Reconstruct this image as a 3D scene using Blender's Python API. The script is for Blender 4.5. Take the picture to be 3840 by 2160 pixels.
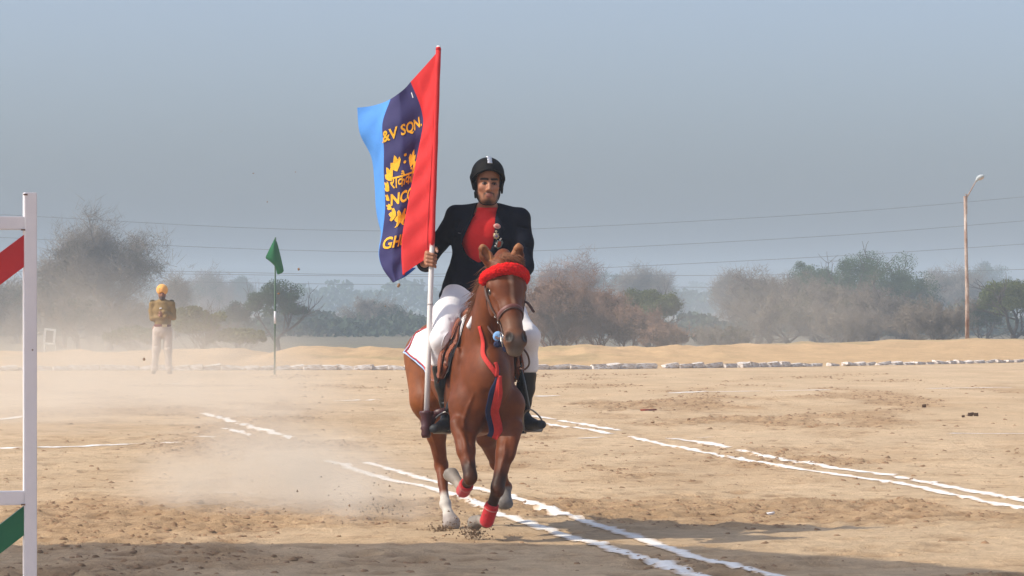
import bpy, bmesh, math, random
import numpy as np
from mathutils import Vector, Matrix, noise as mnoise

# ------------------------------------------------------------------ camera, sky, sun, exposure
for o in list(bpy.data.objects):
    bpy.data.objects.remove(o)
scene = bpy.context.scene
COL = scene.collection

F_PX, HORIZON, CAM_H = 12400.0, 1128.0, 1.46      # focal length and horizon measured in a 3840 px wide frame
cam_data = bpy.data.cameras.new('camera')
cam_data.sensor_width = 36.0
cam_data.lens = F_PX / 3840.0 * 36.0
cam_data.shift_y = (HORIZON - 1080.0) / 3840.0
cam_data.clip_start = 0.1
cam_data.clip_end = 9000.0
cam = bpy.data.objects.new('camera', cam_data)
COL.objects.link(cam)
cam.location = (0, 0, CAM_H)
cam.rotation_euler = (math.radians(90), 0, 0)
scene.camera = cam

SUN_ELEV = math.radians(44.5)
SUN_TRAVEL = math.radians(15)        # light travels towards +X, turned this much away from the camera
sun_dir = Vector((math.cos(SUN_ELEV) * math.cos(SUN_TRAVEL), math.cos(SUN_ELEV) * math.sin(SUN_TRAVEL), -math.sin(SUN_ELEV)))

world = bpy.data.worlds.new('World')
scene.world = world
world.use_nodes = True
wt = world.node_tree
for n in list(wt.nodes):
    wt.nodes.remove(n)
sky = wt.nodes.new('ShaderNodeTexSky')
sky.sky_type = 'NISHITA'
sky.sun_disc = False
sky.sun_elevation = SUN_ELEV
to_sun = -sun_dir
sky.sun_rotation = math.atan2(to_sun.x, to_sun.y)
sky.altitude = 200
sky.air_density = 0.8
sky.dust_density = 4.1
sky.ozone_density = 6.0
hs = wt.nodes.new('ShaderNodeHueSaturation')
hs.inputs['Saturation'].default_value = 0.72
bg = wt.nodes.new('ShaderNodeBackground')
bg.inputs['Strength'].default_value = 0.15
wo = wt.nodes.new('ShaderNodeOutputWorld')
wt.links.new(sky.outputs[0], hs.inputs['Color'])
wt.links.new(hs.outputs[0], bg.inputs['Color'])
wt.links.new(bg.outputs[0], wo.inputs['Surface'])

sun_data = bpy.data.lights.new('sun', 'SUN')
sun_data.energy = 2.9
sun_data.angle = math.radians(0.6)
sun_data.color = (1.0, 0.90, 0.74)
sun = bpy.data.objects.new('sun', sun_data)
COL.objects.link(sun)
sun.rotation_euler = sun_dir.to_track_quat('-Z', 'Y').to_euler()
sun.location = (-30, 10, 30)

vs = scene.view_settings
vs.view_transform = 'Standard'
vs.look = 'None'
vs.gamma = 1.0
vs.use_curve_mapping = False
vs.exposure = 0.48
scene.cycles.use_denoising = True
scene.cycles.max_bounces = 6
scene.cycles.diffuse_bounces = 2
scene.cycles.glossy_bounces = 2
scene.cycles.volume_bounces = 1
scene.cycles.transparent_max_bounces = 8
scene.cycles.volume_step_rate = 2.0
scene.cycles.volume_max_steps = 128
scene.cycles.caustics_reflective = False
scene.cycles.caustics_refractive = False

# ------------------------------------------------------------------ helpers
rng = np.random.default_rng(7)
random.seed(7)


def P(u, v, Y):
    """A world point at depth Y seen at frame position (u, v)."""
    return np.array([(u - 1920.0) / F_PX * Y, Y, CAM_H - (v - HORIZON) / F_PX * Y])


def G(u, v):
    """Flat-ground point at frame position (u, v)."""
    Y = CAM_H * F_PX / (v - HORIZON)
    return np.array([(u - 1920.0) / F_PX * Y, Y, 0.0])


def tag(o, label=None, cat=None, group=None, kind=None):
    if label: o['label'] = label
    if cat: o['category'] = cat
    if group: o['group'] = group
    if kind: o['kind'] = kind
    return o


def empty(name, loc=(0, 0, 0)):
    o = bpy.data.objects.new(name, None)
    o.empty_display_size = 0.1
    o.location = loc
    COL.objects.link(o)
    return o


def mesh_from(name, verts, faces, mat=None, parent=None, smooth=True, cols=None):
    """verts in world space; a parent's location is subtracted."""
    v = np.asarray(verts, dtype=np.float64)
    me = bpy.data.meshes.new(name)
    if parent is not None:
        p = parent
        off = np.zeros(3)
        while p is not None:
            off += np.array(p.location)
            p = p.parent
        v = v - off
    if isinstance(faces, np.ndarray) and faces.ndim == 2:
        k = faces.shape[1]
        me.vertices.add(len(v))
        me.vertices.foreach_set('co', v.astype(np.float32).ravel())
        me.loops.add(faces.size)
        me.loops.foreach_set('vertex_index', faces.astype(np.int32).ravel())
        me.polygons.add(len(faces))
        me.polygons.foreach_set('loop_start', np.arange(0, faces.size, k, dtype=np.int32))
        me.update(calc_edges=True)
        me.validate()
    else:
        me.from_pydata([tuple(x) for x in v], [], [tuple(int(i) for i in f) for f in faces])
    if smooth:
        me.polygons.foreach_set('use_smooth', np.ones(len(me.polygons), dtype=bool))
    if cols is not None:
        at = me.color_attributes.new('col', 'FLOAT_COLOR', 'POINT')
        c4 = np.ones((len(v), 4), dtype=np.float32)
        c4[:, :3] = cols
        at.data.foreach_set('color', c4.ravel())
    me.update()
    o = bpy.data.objects.new(name, me)
    COL.objects.link(o)
    if mat is not None:
        me.materials.append(mat)
    if parent is not None:
        o.parent = parent
    return o


class MB:
    """Collects shapes into one mesh."""
    def __init__(self):
        self.v, self.f = [], []

    def add(self, verts, faces):
        n = len(self.v)
        self.v.extend([tuple(x) for x in verts])
        self.f.extend([tuple(i + n for i in f) for f in faces])

    def box(self, lo, hi, R=None, c=None):
        x0, y0, z0 = lo; x1, y1, z1 = hi
        vs_ = np.array([(x0, y0, z0), (x1, y0, z0), (x1, y1, z0), (x0, y1, z0), (x0, y0, z1), (x1, y0, z1), (x1, y1, z1), (x0, y1, z1)])
        if R is not None:
            vs_ = vs_ @ np.asarray(R).T
        if c is not None:
            vs_ = vs_ + np.asarray(c)
        self.add(vs_, [(3, 2, 1, 0), (4, 5, 6, 7), (0, 1, 5, 4), (1, 2, 6, 5), (2, 3, 7, 6), (3, 0, 4, 7)])

    def tube(self, pts, radii, n=8, caps=True, squash=None):
        pts = [np.asarray(p, float) for p in pts]
        if np.isscalar(radii):
            radii = [radii] * len(pts)
        rings = []
        prev = None
        for i, p in enumerate(pts):
            d = pts[min(i + 1, len(pts) - 1)] - pts[max(i - 1, 0)]
            d = d / (np.linalg.norm(d) + 1e-12)
            if prev is None:
                a = np.array([0, 0, 1.0]) if abs(d[2]) < 0.9 else np.array([1.0, 0, 0])
                s = np.cross(d, a)
            else:
                s = prev - d * np.dot(prev, d)
            s /= np.linalg.norm(s) + 1e-12
            prev = s
            t = np.cross(d, s)
            rings.append([p + radii[i] * (math.cos(2 * math.pi * k / n) * s + math.sin(2 * math.pi * k / n) * t) for k in range(n)])
        vs_ = [q for r in rings for q in r]
        fs = []
        for i in range(len(pts) - 1):
            for k in range(n):
                a, b = i * n + k, i * n + (k + 1) % n
                fs.append((a, b, b + n, a + n))
        if caps:
            fs.append(tuple(range(n - 1, -1, -1)))
            fs.append(tuple((len(pts) - 1) * n + k for k in range(n)))
        self.add(vs_, fs)

    def build(self, name, mat, parent=None, smooth=True):
        return mesh_from(name, self.v, self.f, mat, parent, smooth)


def catmull(pts, n):
    """n points along a Catmull-Rom curve through pts (any dimension)."""
    p = np.asarray(pts, float)
    m = len(p)
    pp = np.vstack([2 * p[0] - p[1], p, 2 * p[-1] - p[-2]])
    t = np.linspace(0, m - 1, n)
    i = np.minimum(t.astype(int), m - 2)
    f = (t - i)[:, None]
    p0, p1, p2, p3 = pp[i], pp[i + 1], pp[i + 2], pp[i + 3]
    return 0.5 * ((2 * p1) + (-p0 + p2) * f + (2 * p0 - 5 * p1 + 4 * p2 - p3) * f ** 2 + (-p0 + 3 * p1 - 3 * p2 + p3) * f ** 3)


def smoothstep(a, b, x):
    t = np.clip((np.asarray(x, float) - a) / (b - a), 0, 1)
    return t * t * (3 - 2 * t)


# numpy value noise ---------------------------------------------------------
_PERM = np.random.default_rng(11).random(65536).astype(np.float64)


def vnoise(x, y, seed=0):
    xi, yi = np.floor(x).astype(np.int64), np.floor(y).astype(np.int64)
    fx, fy = x - xi, y - yi
    fx = fx * fx * (3 - 2 * fx); fy = fy * fy * (3 - 2 * fy)
    h = lambda a, b: _PERM[((a * 73856093) ^ (b * 19349663) ^ (seed * 83492791)) & 65535]
    return (h(xi, yi) * (1 - fx) + h(xi + 1, yi) * fx) * (1 - fy) + (h(xi, yi + 1) * (1 - fx) + h(xi + 1, yi + 1) * fx) * fy


def fbm(x, y, octv=4, seed=0):
    s, a, tot = 0, 1.0, 0
    for k in range(octv):
        s = s + a * vnoise(x * 2 ** k + 17.3 * k, y * 2 ** k - 9.1 * k, seed + k)
        tot += a; a *= 0.5
    return s / tot


# materials -----------------------------------------------------------------
def mat(name, color, rough=0.7, var=0.0, scale=20.0, bump=0.0, bump_scale=60.0, spec=0.3, metal=0.0, attr=False, color2=None,
        sheen=0.0, transl=0.0, stretch=None, coat=0.0):
    m = bpy.data.materials.new(name)
    m.use_nodes = True
    nt = m.node_tree
    b = nt.nodes['Principled BSDF']
    b.inputs['Roughness'].default_value = rough
    b.inputs['Specular IOR Level'].default_value = spec
    b.inputs['Metallic'].default_value = metal
    if sheen:
        b.inputs['Sheen Weight'].default_value = sheen
        b.inputs['Sheen Roughness'].default_value = 0.4
    if coat:
        b.inputs['Coat Weight'].default_value = coat
    tc = nt.nodes.new('ShaderNodeTexCoord')
    src = tc.outputs['Object']
    if stretch is not None:
        mp = nt.nodes.new('ShaderNodeMapping')
        mp.inputs['Scale'].default_value = stretch
        nt.links.new(src, mp.inputs[0]); src = mp.outputs[0]
    base = None
    if attr:
        at = nt.nodes.new('ShaderNodeAttribute'); at.attribute_name = 'col'
        base = at.outputs['Color']
    if var > 0 or color2 is not None:
        nz = nt.nodes.new('ShaderNodeTexNoise')
        nz.inputs['Scale'].default_value = scale
        nz.inputs['Detail'].default_value = 5
        nz.inputs['Roughness'].default_value = 0.65
        nt.links.new(src, nz.inputs['Vector'])
        if color2 is not None:
            rp = nt.nodes.new('ShaderNodeValToRGB')
            rp.color_ramp.elements[0].position = 0.38
            rp.color_ramp.elements[1].position = 0.62
            rp.color_ramp.elements[0].color = (*color, 1)
            rp.color_ramp.elements[1].color = (*color2, 1)
            nt.links.new(nz.outputs['Fac'], rp.inputs[0])
            base = rp.outputs[0]
        if var > 0:
            mr = nt.nodes.new('ShaderNodeMapRange')
            mr.inputs['From Min'].default_value = 0.3
            mr.inputs['From Max'].default_value = 0.7
            mr.inputs['To Min'].default_value = 1 - var
            mr.inputs['To Max'].default_value = 1 + var
            nt.links.new(nz.outputs['Fac'], mr.inputs['Value'])
            mx = nt.nodes.new('ShaderNodeVectorMath'); mx.operation = 'SCALE'
            if base is not None:
                nt.links.new(base, mx.inputs[0])
            else:
                mx.inputs[0].default_value = color
            nt.links.new(mr.outputs[0], mx.inputs['Scale'])
            base = mx.outputs[0]
    if base is not None:
        nt.links.new(base, b.inputs['Base Color'])
    else:
        b.inputs['Base Color'].default_value = (*color, 1)
    if bump > 0:
        n2 = nt.nodes.new('ShaderNodeTexNoise')
        n2.inputs['Scale'].default_value = bump_scale
        n2.inputs['Detail'].default_value = 4
        nt.links.new(src, n2.inputs['Vector'])
        bp = nt.nodes.new('ShaderNodeBump')
        bp.inputs['Strength'].default_value = min(1.0, bump)
        bp.inputs['Distance'].default_value = 0.01 * max(1.0, bump)
        nt.links.new(n2.outputs['Fac'], bp.inputs['Height'])
        nt.links.new(bp.outputs[0], b.inputs['Normal'])
    if transl > 0:
        out = nt.nodes['Material Output']
        tr = nt.nodes.new('ShaderNodeBsdfTranslucent')
        if base is not None:
            nt.links.new(base, tr.inputs['Color'])
        else:
            tr.inputs['Color'].default_value = (*color, 1)
        ms = nt.nodes.new('ShaderNodeMixShader')
        ms.inputs[0].default_value = transl
        nt.links.new(b.outputs[0], ms.inputs[1])
        nt.links.new(tr.outputs[0], ms.inputs[2])
        nt.links.new(ms.outputs[0], out.inputs['Surface'])
    return m


# signed-distance modelling -----------------------------------------------------
class Sdf:
    """A voxel field of smoothly blended tapered limbs, meshed with surface nets."""
    def __init__(self, lo, hi, h):
        self.lo = np.asarray(lo, float); self.h = h
        self.n = np.ceil((np.asarray(hi) - self.lo) / h).astype(int) + 1
        self.d = np.full(self.n, 0.5, dtype=np.float32)

    def _sub(self, lo, hi):
        a = np.clip(np.floor((np.asarray(lo) - self.lo) / self.h).astype(int), 0, self.n - 1)
        b = np.clip(np.ceil((np.asarray(hi) - self.lo) / self.h).astype(int) + 1, 1, self.n)
        if np.any(b <= a):
            return None
        ax = [(self.lo[i] + self.h * np.arange(a[i], b[i])).astype(np.float32) for i in range(3)]
        return tuple(slice(a[i], b[i]) for i in range(3)), ax[0][:, None, None], ax[1][None, :, None], ax[2][None, None, :]

    def _merge(self, sl, d, k, cut):
        cur = self.d[sl]
        if cut:
            d = -d
            if k > 0:
                hh = np.clip(0.5 - 0.5 * (d - cur) / k, 0, 1) if False else np.clip(0.5 + 0.5 * (d - cur) / k, 0, 1)
                self.d[sl] = cur * (1 - hh) + d * hh + k * hh * (1 - hh)
            else:
                self.d[sl] = np.maximum(cur, d)
        else:
            if k > 0:
                hh = np.clip(0.5 + 0.5 * (cur - d) / k, 0, 1)
                self.d[sl] = cur * (1 - hh) + d * hh - k * hh * (1 - hh)
            else:
                self.d[sl] = np.minimum(cur, d)

    def seg(self, a, b, ra, rb, k=0.02, side=None, fa=1.0, fb=None, cut=False):
        """Tapered rounded limb from a to b; 'side' is an axis along which the section is fa..fb times wider."""
        a, b = np.asarray(a, float), np.asarray(b, float)
        fb = fa if fb is None else fb
        R = max(ra * max(fa, 1), rb * max(fb, 1)) + k + 3 * self.h
        s = self._sub(np.minimum(a, b) - R, np.maximum(a, b) + R)
        if s is None: return
        sl, X, Y, Z = s
        ba = b - a; L2 = float(ba @ ba) + 1e-9
        px, py, pz = X - a[0], Y - a[1], Z - a[2]
        t = np.clip((px * ba[0] + py * ba[1] + pz * ba[2]) / L2, 0, 1)
        dx, dy, dz = px - t * ba[0], py - t * ba[1], pz - t * ba[2]
        q = dx * dx + dy * dy + dz * dz
        if side is not None:
            sv = np.asarray(side, float); sv = sv / np.linalg.norm(sv)
            c = dx * sv[0] + dy * sv[1] + dz * sv[2]
            f = fa + (fb - fa) * t
            q = q - c * c + (c / f) ** 2
        d = np.sqrt(np.maximum(q, 1e-12)) - (ra + (rb - ra) * t)
        self._merge(sl, d.astype(np.float32), k, cut)

    def chain(self, pts, radii, k=0.02, side=None, f=1.0, cut=False):
        fs = f if hasattr(f, '__len__') else [f] * len(pts)
        for i in range(len(pts) - 1):
            self.seg(pts[i], pts[i + 1], radii[i], radii[i + 1], k, side, fs[i], fs[i + 1], cut)

    def ell(self, c, r, R=None, k=0.02, cut=False):
        """Ellipsoid; rows of R are its axes."""
        c = np.asarray(c, float); r = np.asarray(r, float)
        R = np.eye(3) if R is None else np.asarray(R, float)
        ext = np.sqrt(((R * r[:, None]) ** 2).sum(0)) + k + 3 * self.h
        s = self._sub(c - ext, c + ext)
        if s is None: return
        sl, X, Y, Z = s
        px, py, pz = X - c[0], Y - c[1], Z - c[2]
        q = 0; g = 0
        for i in range(3):
            w = px * R[i, 0] + py * R[i, 1] + pz * R[i, 2]
            q = q + (w / r[i]) ** 2
            g = g + (w / r[i] ** 2) ** 2
        k0 = np.sqrt(q); k1 = np.sqrt(g) + 1e-9
        d = k0 * (k0 - 1.0) / k1
        d = np.where(k0 < 1e-3, -r.min(), d)
        self._merge(sl, d.astype(np.float32), k, cut)

    def half(self, c, nrm, k=0.0):
        """Keep only the side of the plane that the normal points away from."""
        nrm = np.asarray(nrm, float); nrm /= np.linalg.norm(nrm)
        s = self._sub(self.lo, self.lo + self.h * self.n)
        sl, X, Y, Z = s
        d = (X - c[0]) * nrm[0] + (Y - c[1]) * nrm[1] + (Z - c[2]) * nrm[2]
        self._merge(sl, (-d).astype(np.float32), k, True)

    def flat(self, c, nrm, r):
        """Cut a limb off square at c (within r of it); the normal points to the removed side."""
        c = np.asarray(c, float); nrm = unit(nrm)
        s = self._sub(c - r, c + r)
        if s is None: return
        sl, X, Y, Z = s
        d = (X - c[0]) * nrm[0] + (Y - c[1]) * nrm[1] + (Z - c[2]) * nrm[2]
        near = (X - c[0]) ** 2 + (Y - c[1]) ** 2 + (Z - c[2]) ** 2 < r * r
        self.d[sl] = np.where(near, np.maximum(self.d[sl], d.astype(np.float32)), self.d[sl])

    def sample(self, pts):
        g = (np.asarray(pts, float) - self.lo) / self.h
        g = np.clip(g, 0, self.n - 1.001)
        i = g.astype(int); f = g - i
        out = 0
        for dx in (0, 1):
            for dy in (0, 1):
                for dz in (0, 1):
                    w = (f[:, 0] if dx else 1 - f[:, 0]) * (f[:, 1] if dy else 1 - f[:, 1]) * (f[:, 2] if dz else 1 - f[:, 2])
                    out = out + w * self.d[i[:, 0] + dx, i[:, 1] + dy, i[:, 2] + dz]
        return out

    def grad(self, pts):
        e = self.h * 1.5
        p = np.asarray(pts, float)
        g = np.stack([self.sample(p + np.eye(3)[i] * e) - self.sample(p - np.eye(3)[i] * e) for i in range(3)], 1)
        return g / (np.linalg.norm(g, axis=1, keepdims=True) + 1e-9)

    def project(self, pts, off=0.0, it=10):
        p = np.asarray(pts, float).copy()
        for _ in range(it):
            p -= self.grad(p) * np.clip(self.sample(p) - off, -0.04, 0.04)[:, None] * 0.9
        return p

    def mesh(self):
        d = self.d
        d[0], d[-1] = 0.5, 0.5
        d[:, 0], d[:, -1] = 0.5, 0.5
        d[:, :, 0], d[:, :, -1] = 0.5, 0.5
        s = d < 0
        nx, ny, nz = d.shape
        cnt = np.zeros((nx - 1, ny - 1, nz - 1), dtype=np.uint8)
        for dx in (0, 1):
            for dy in (0, 1):
                for dz in (0, 1):
                    cnt += s[dx:nx - 1 + dx, dy:ny - 1 + dy, dz:nz - 1 + dz]
        act = np.argwhere((cnt > 0) & (cnt < 8))
        idx = np.full((nx, ny, nz), -1, dtype=np.int32)
        idx[act[:, 0], act[:, 1], act[:, 2]] = np.arange(len(act))
        C = [(dx, dy, dz) for dx in (0, 1) for dy in (0, 1) for dz in (0, 1)]
        vals = np.stack([d[act[:, 0] + c[0], act[:, 1] + c[1], act[:, 2] + c[2]] for c in C], 1)
        acc = np.zeros((len(act), 3)); num = np.zeros(len(act))
        for i in range(8):
            for j in range(i + 1, 8):
                df = np.array(C[j]) - np.array(C[i])
                if np.abs(df).sum() != 1: continue
                a, b = vals[:, i], vals[:, j]
                m = (a < 0) != (b < 0)
                t = np.where(m, a / np.where(m, a - b, 1), 0)
                acc += np.where(m[:, None], np.array(C[i]) + t[:, None] * df, 0)
                num += m
        verts = self.lo + self.h * (act + acc / num[:, None])
        quads = []
        for ax in range(3):
            sl0 = [slice(1, -1)] * 3; sl1 = [slice(1, -1)] * 3
            sl0[ax] = slice(0, -1); sl1[ax] = slice(1, None)
            a, b = s[tuple(sl0)], s[tuple(sl1)]
            e = np.argwhere(a != b)
            base = e + np.array([0 if i == ax else 1 for i in range(3)])
            u, w = (ax + 1) % 3, (ax + 2) % 3
            du, dw = np.zeros(3, int), np.zeros(3, int)
            du[u] = -1; dw[w] = -1
            q = np.stack([idx[tuple((base + o_).T)] for o_ in (np.zeros(3, int), du, du + dw, dw)], 1)
            flip = ~a[tuple(e.T)]
            q[flip] = q[flip][:, ::-1]
            quads.append(q)
        return verts, np.vstack(quads)


def relax(verts, quads, it=2, lam=0.5):
    """Light Laplacian smoothing of a surface-net mesh."""
    e = np.vstack([quads[:, [i, (i + 1) % 4]] for i in range(4)])
    n = len(verts)
    deg = np.bincount(e[:, 0], minlength=n) + np.bincount(e[:, 1], minlength=n)
    for _ in range(it):
        s = np.zeros_like(verts)
        for c in range(3):
            s[:, c] = np.bincount(e[:, 0], verts[e[:, 1], c], n) + np.bincount(e[:, 1], verts[e[:, 0], c], n)
        verts = verts + lam * (s / deg[:, None] - verts)
    return verts


def paint(cols, verts, a, b, r, color, soft=0.02, strength=1.0):
    """Blend a colour into the vertices that lie near the segment a-b."""
    a, b = np.asarray(a, float), np.asarray(b, float)
    ba = b - a
    t = np.clip(((verts - a) @ ba) / (ba @ ba + 1e-9), 0, 1)
    d = np.linalg.norm(verts - a - t[:, None] * ba, axis=1)
    w = (1 - smoothstep(r - soft, r + soft, d))[:, None] * strength
    return cols * (1 - w) + np.array(color) * w


def ribbon(name, pts, width, mat_, parent=None, normals=None, thick=0.004, n=None):
    """A strap: pts is the centre line; normals point off the surface."""
    p = np.asarray(pts, float)
    m = len(p)
    tng = np.gradient(p, axis=0)
    tng /= np.linalg.norm(tng, axis=1, keepdims=True) + 1e-9
    nr = np.asarray(normals, float)
    sd = np.cross(tng, nr); sd /= np.linalg.norm(sd, axis=1, keepdims=True) + 1e-9
    nr = np.cross(sd, tng)
    w = (np.full(m, width) if np.isscalar(width) else np.asarray(width))[:, None] / 2
    th = thick
    ring = [p - sd * w, p - sd * w * 0.8 + nr * th, p + sd * w * 0.8 + nr * th, p + sd * w, p + sd * w * 0.8 - nr * th, p - sd * w * 0.8 - nr * th]
    k = len(ring)
    v = np.stack(ring, 1).reshape(-1, 3)
    f = []
    for i in range(m - 1):
        for j in range(k):
            f.append((i * k + j, i * k + (j + 1) % k, (i + 1) * k + (j + 1) % k, (i + 1) * k + j))
    f.append(tuple(range(k - 1, -1, -1)))
    f.append(tuple((m - 1) * k + j for j in range(k)))
    return mesh_from(name, v, f, mat_, parent)


def strap(name, sdf, pts, width, mat_, parent=None, off=0.004, n=24, thick=0.003):
    """A strap laid on the surface of a body field."""
    p = sdf.project(catmull(pts, n), off)
    for _ in range(5):
        p[1:-1] = 0.25 * p[:-2] + 0.5 * p[1:-1] + 0.25 * p[2:]
    return ribbon(name, p, width, mat_, parent, sdf.grad(p), thick)


def unit(v):
    v = np.asarray(v, float)
    return v / (np.linalg.norm(v) + 1e-12)

# ------------------------------------------------------------------ the ground
def churn(x, y):
    """How trampled the earth is: 0 packed, 1 broken up."""
    c = fbm(x * 0.7 + 3.1, y * 0.30 + 8.0, 4, 21)
    c = smoothstep(0.50, 0.68, c)
    c = np.maximum(c, smoothstep(0.5, 0.0, np.abs(x + 2.3 + 0.02 * (y - 20)) / 2.2) * smoothstep(26.5, 24.0, y) * (0.4 + 0.6 * vnoise(x * 1.3, y * 0.9, 5)))
    c = np.maximum(c, 0.9 * smoothstep(0.8, 0.1, np.abs(y - 31.2 - 0.25 * (x - 2)) / 3.5) * smoothstep(0.6, 2.6, x) * smoothstep(0.35, 0.75, fbm(x * 0.9, y * 0.55, 3, 6)))
    return c


def kerb_y(x):
    return 70.0 + np.where(x > 0, 0.032 * np.maximum(x, 0) ** 2 + 0.32 * np.maximum(x, 0), 0.08 * x)


def ground_h(x, y):
    x = np.asarray(x, float); y = np.asarray(y, float)
    near = smoothstep(75, 45, y)
    c = churn(x, y)
    h = near * ((fbm(x * 0.9, y * 0.7, 3, 1) - 0.5) * 0.03 + (fbm(x * 4.2, y * 3.4, 3, 2) - 0.5) * (0.006 + 0.030 * c)
                + (fbm(x * 13.0, y * 10.0, 2, 3) - 0.5) * (0.003 + 0.018 * c))
    ky = kerb_y(x)
    # bank behind the kerb
    up = smoothstep(ky + 0.5, ky + 17, y)
    down = smoothstep(ky + 19, ky + 34, y)
    rid = 0.12 + 0.10 * fbm(x * 0.12 + 4, y * 0.05, 2, 8) + 0.09 * smoothstep(0.5, 0.75, fbm(x * 0.6 + 9, y * 0.16 + 2, 3, 9)) + 0.15 * (fbm(x * 1.6, y * 0.5, 4, 10) - 0.5)
    rid = rid + 0.13 * smoothstep(0, 13, x) - 0.12 * smoothstep(-7, -13, x)
    gap = 1 - 0.75 * np.exp(-((x + 6.4) / 0.45) ** 2)
    bank = up * rid * gap * (1 - down) - 1.6 * down
    far = smoothstep(150, 400, y) * 0.6 * (fbm(x * 0.01, y * 0.01, 3, 12) - 0.5)
    lump = up * (1 - down) * 0.10 * (fbm(x * 0.9, y * 0.6, 3, 14) - 0.5)
    return h + bank + far + lump


def axis_points(dense_lo, dense_hi, step, lim, growth=1.12):
    a = list(np.arange(dense_lo, dense_hi + step * 0.5, step))
    s = step
    while a[-1] < lim:
        s *= growth; a.append(a[-1] + s)
    s = step; b = []
    x = dense_lo
    while x > -lim:
        s *= growth; x -= s; b.append(x)
    return np.array(b[::-1] + a)


gx = axis_points(-4.2, 4.2, 0.040, 4500, 1.055)
ys = [-40.0, -15, -5, 2, 6, 10, 12, 14]
y, s = 15.0, 0.045
while y < 6000:
    ys.append(y)
    s = 0.045 if y < 22 else (0.045 + (y - 22) * 0.0062 if y < 115 else 0.62 * (y / 115) ** 1.9)
    y += s
gy = np.array(ys)
GX, GY = np.meshgrid(gx, gy, indexing='ij')
GZ = ground_h(GX, GY)
nx_, ny_ = GX.shape
ii, jj = np.meshgrid(np.arange(nx_ - 1), np.arange(ny_ - 1), indexing='ij')
a0 = (ii * ny_ + jj).ravel()
gfaces = np.stack([a0, a0 + ny_, a0 + ny_ + 1, a0 + 1], 1)
gverts = np.stack([GX.ravel(), GY.ravel(), GZ.ravel()], 1)
cc = churn(GX, GY) * smoothstep(75, 50, GY)
# hoofprints: small crescent pits with a pushed-up rim, thickest on the trampled patches
_r = np.random.default_rng(77)
hx = _r.uniform(-5.5, 5.5, 26000); hy = 16.5 + 33 * _r.random(26000) ** 1.15
kp = _r.random(26000) < 0.10 + 0.42 * churn(hx, hy)
hx, hy = hx[kp], hy[kp]
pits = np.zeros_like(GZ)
for px_, py_ in zip(hx, hy):
    rad = _r.uniform(0.05, 0.12); dep = _r.uniform(0.006, 0.020)
    i0, i1 = np.searchsorted(gx, [px_ - 2.2 * rad, px_ + 2.2 * rad]); j0, j1 = np.searchsorted(gy, [py_ - 2.2 * rad, py_ + 2.2 * rad])
    if i1 - i0 < 2 or j1 - j0 < 2: continue
    X_ = GX[i0:i1, j0:j1] - px_; Y_ = GY[i0:i1, j0:j1] - py_
    q_ = np.sqrt(X_ ** 2 + (Y_ * _r.uniform(0.8, 1.5)) ** 2) / rad
    GZ[i0:i1, j0:j1] += dep * (-np.exp(-q_ ** 2 * 1.6) + 0.55 * np.exp(-((q_ - 1.35) / 0.45) ** 2))
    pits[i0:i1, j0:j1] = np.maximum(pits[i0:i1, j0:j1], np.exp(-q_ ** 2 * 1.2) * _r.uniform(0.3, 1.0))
gverts[:, 2] = GZ.ravel()
kyg = kerb_y(GX)
sand = np.array([0.525, 0.378, 0.230])
pale = np.array([0.570, 0.425, 0.275])
soil = np.array([0.390, 0.248, 0.130])
bankc = np.array([0.520, 0.352, 0.192])
field = np.array([0.10, 0.15, 0.07])
scrub = np.array([0.17, 0.145, 0.10])
w1 = fbm(GX * 0.35, GY * 0.09, 4, 31)[..., None]
gc = sand * (1 - w1) + pale * w1
mott = smoothstep(0.42, 0.70, fbm(GX * 1.1 + 7, GY * 0.55, 5, 35))[..., None] * smoothstep(80, 40, GY)[..., None]
gc = gc * (1 - 0.30 * mott) + soil * 0.30 * mott
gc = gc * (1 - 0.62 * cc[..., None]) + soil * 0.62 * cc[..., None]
gc = gc * (1 - 0.85 * pits[..., None]) + np.array([0.255, 0.150, 0.075]) * 0.85 * pits[..., None]  # hoofprint hollows painted darker, standing in for the shade inside them
wb = smoothstep(kyg - 2, kyg + 3, GY)[..., None]
gc = gc * (1 - wb) + bankc * wb
ws = smoothstep(kyg + 20, kyg + 30, GY)[..., None]
gc = gc * (1 - ws) + scrub * ws
wf = (smoothstep(420, 470, GY) * smoothstep(0.40, 0.55, fbm(GX * 0.004, GY * 0.006, 2, 40)))[..., None]
gc = gc * (1 - wf) + field * wf
wg = (smoothstep(0.62, 0.75, fbm(GX * 0.25 + 4, GY * 0.3, 3, 44)) * smoothstep(kyg + 3, kyg + 8, GY) * 0.35)[..., None]
gc = gc * (1 - wg) + np.array([0.22, 0.21, 0.10]) * wg


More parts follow.
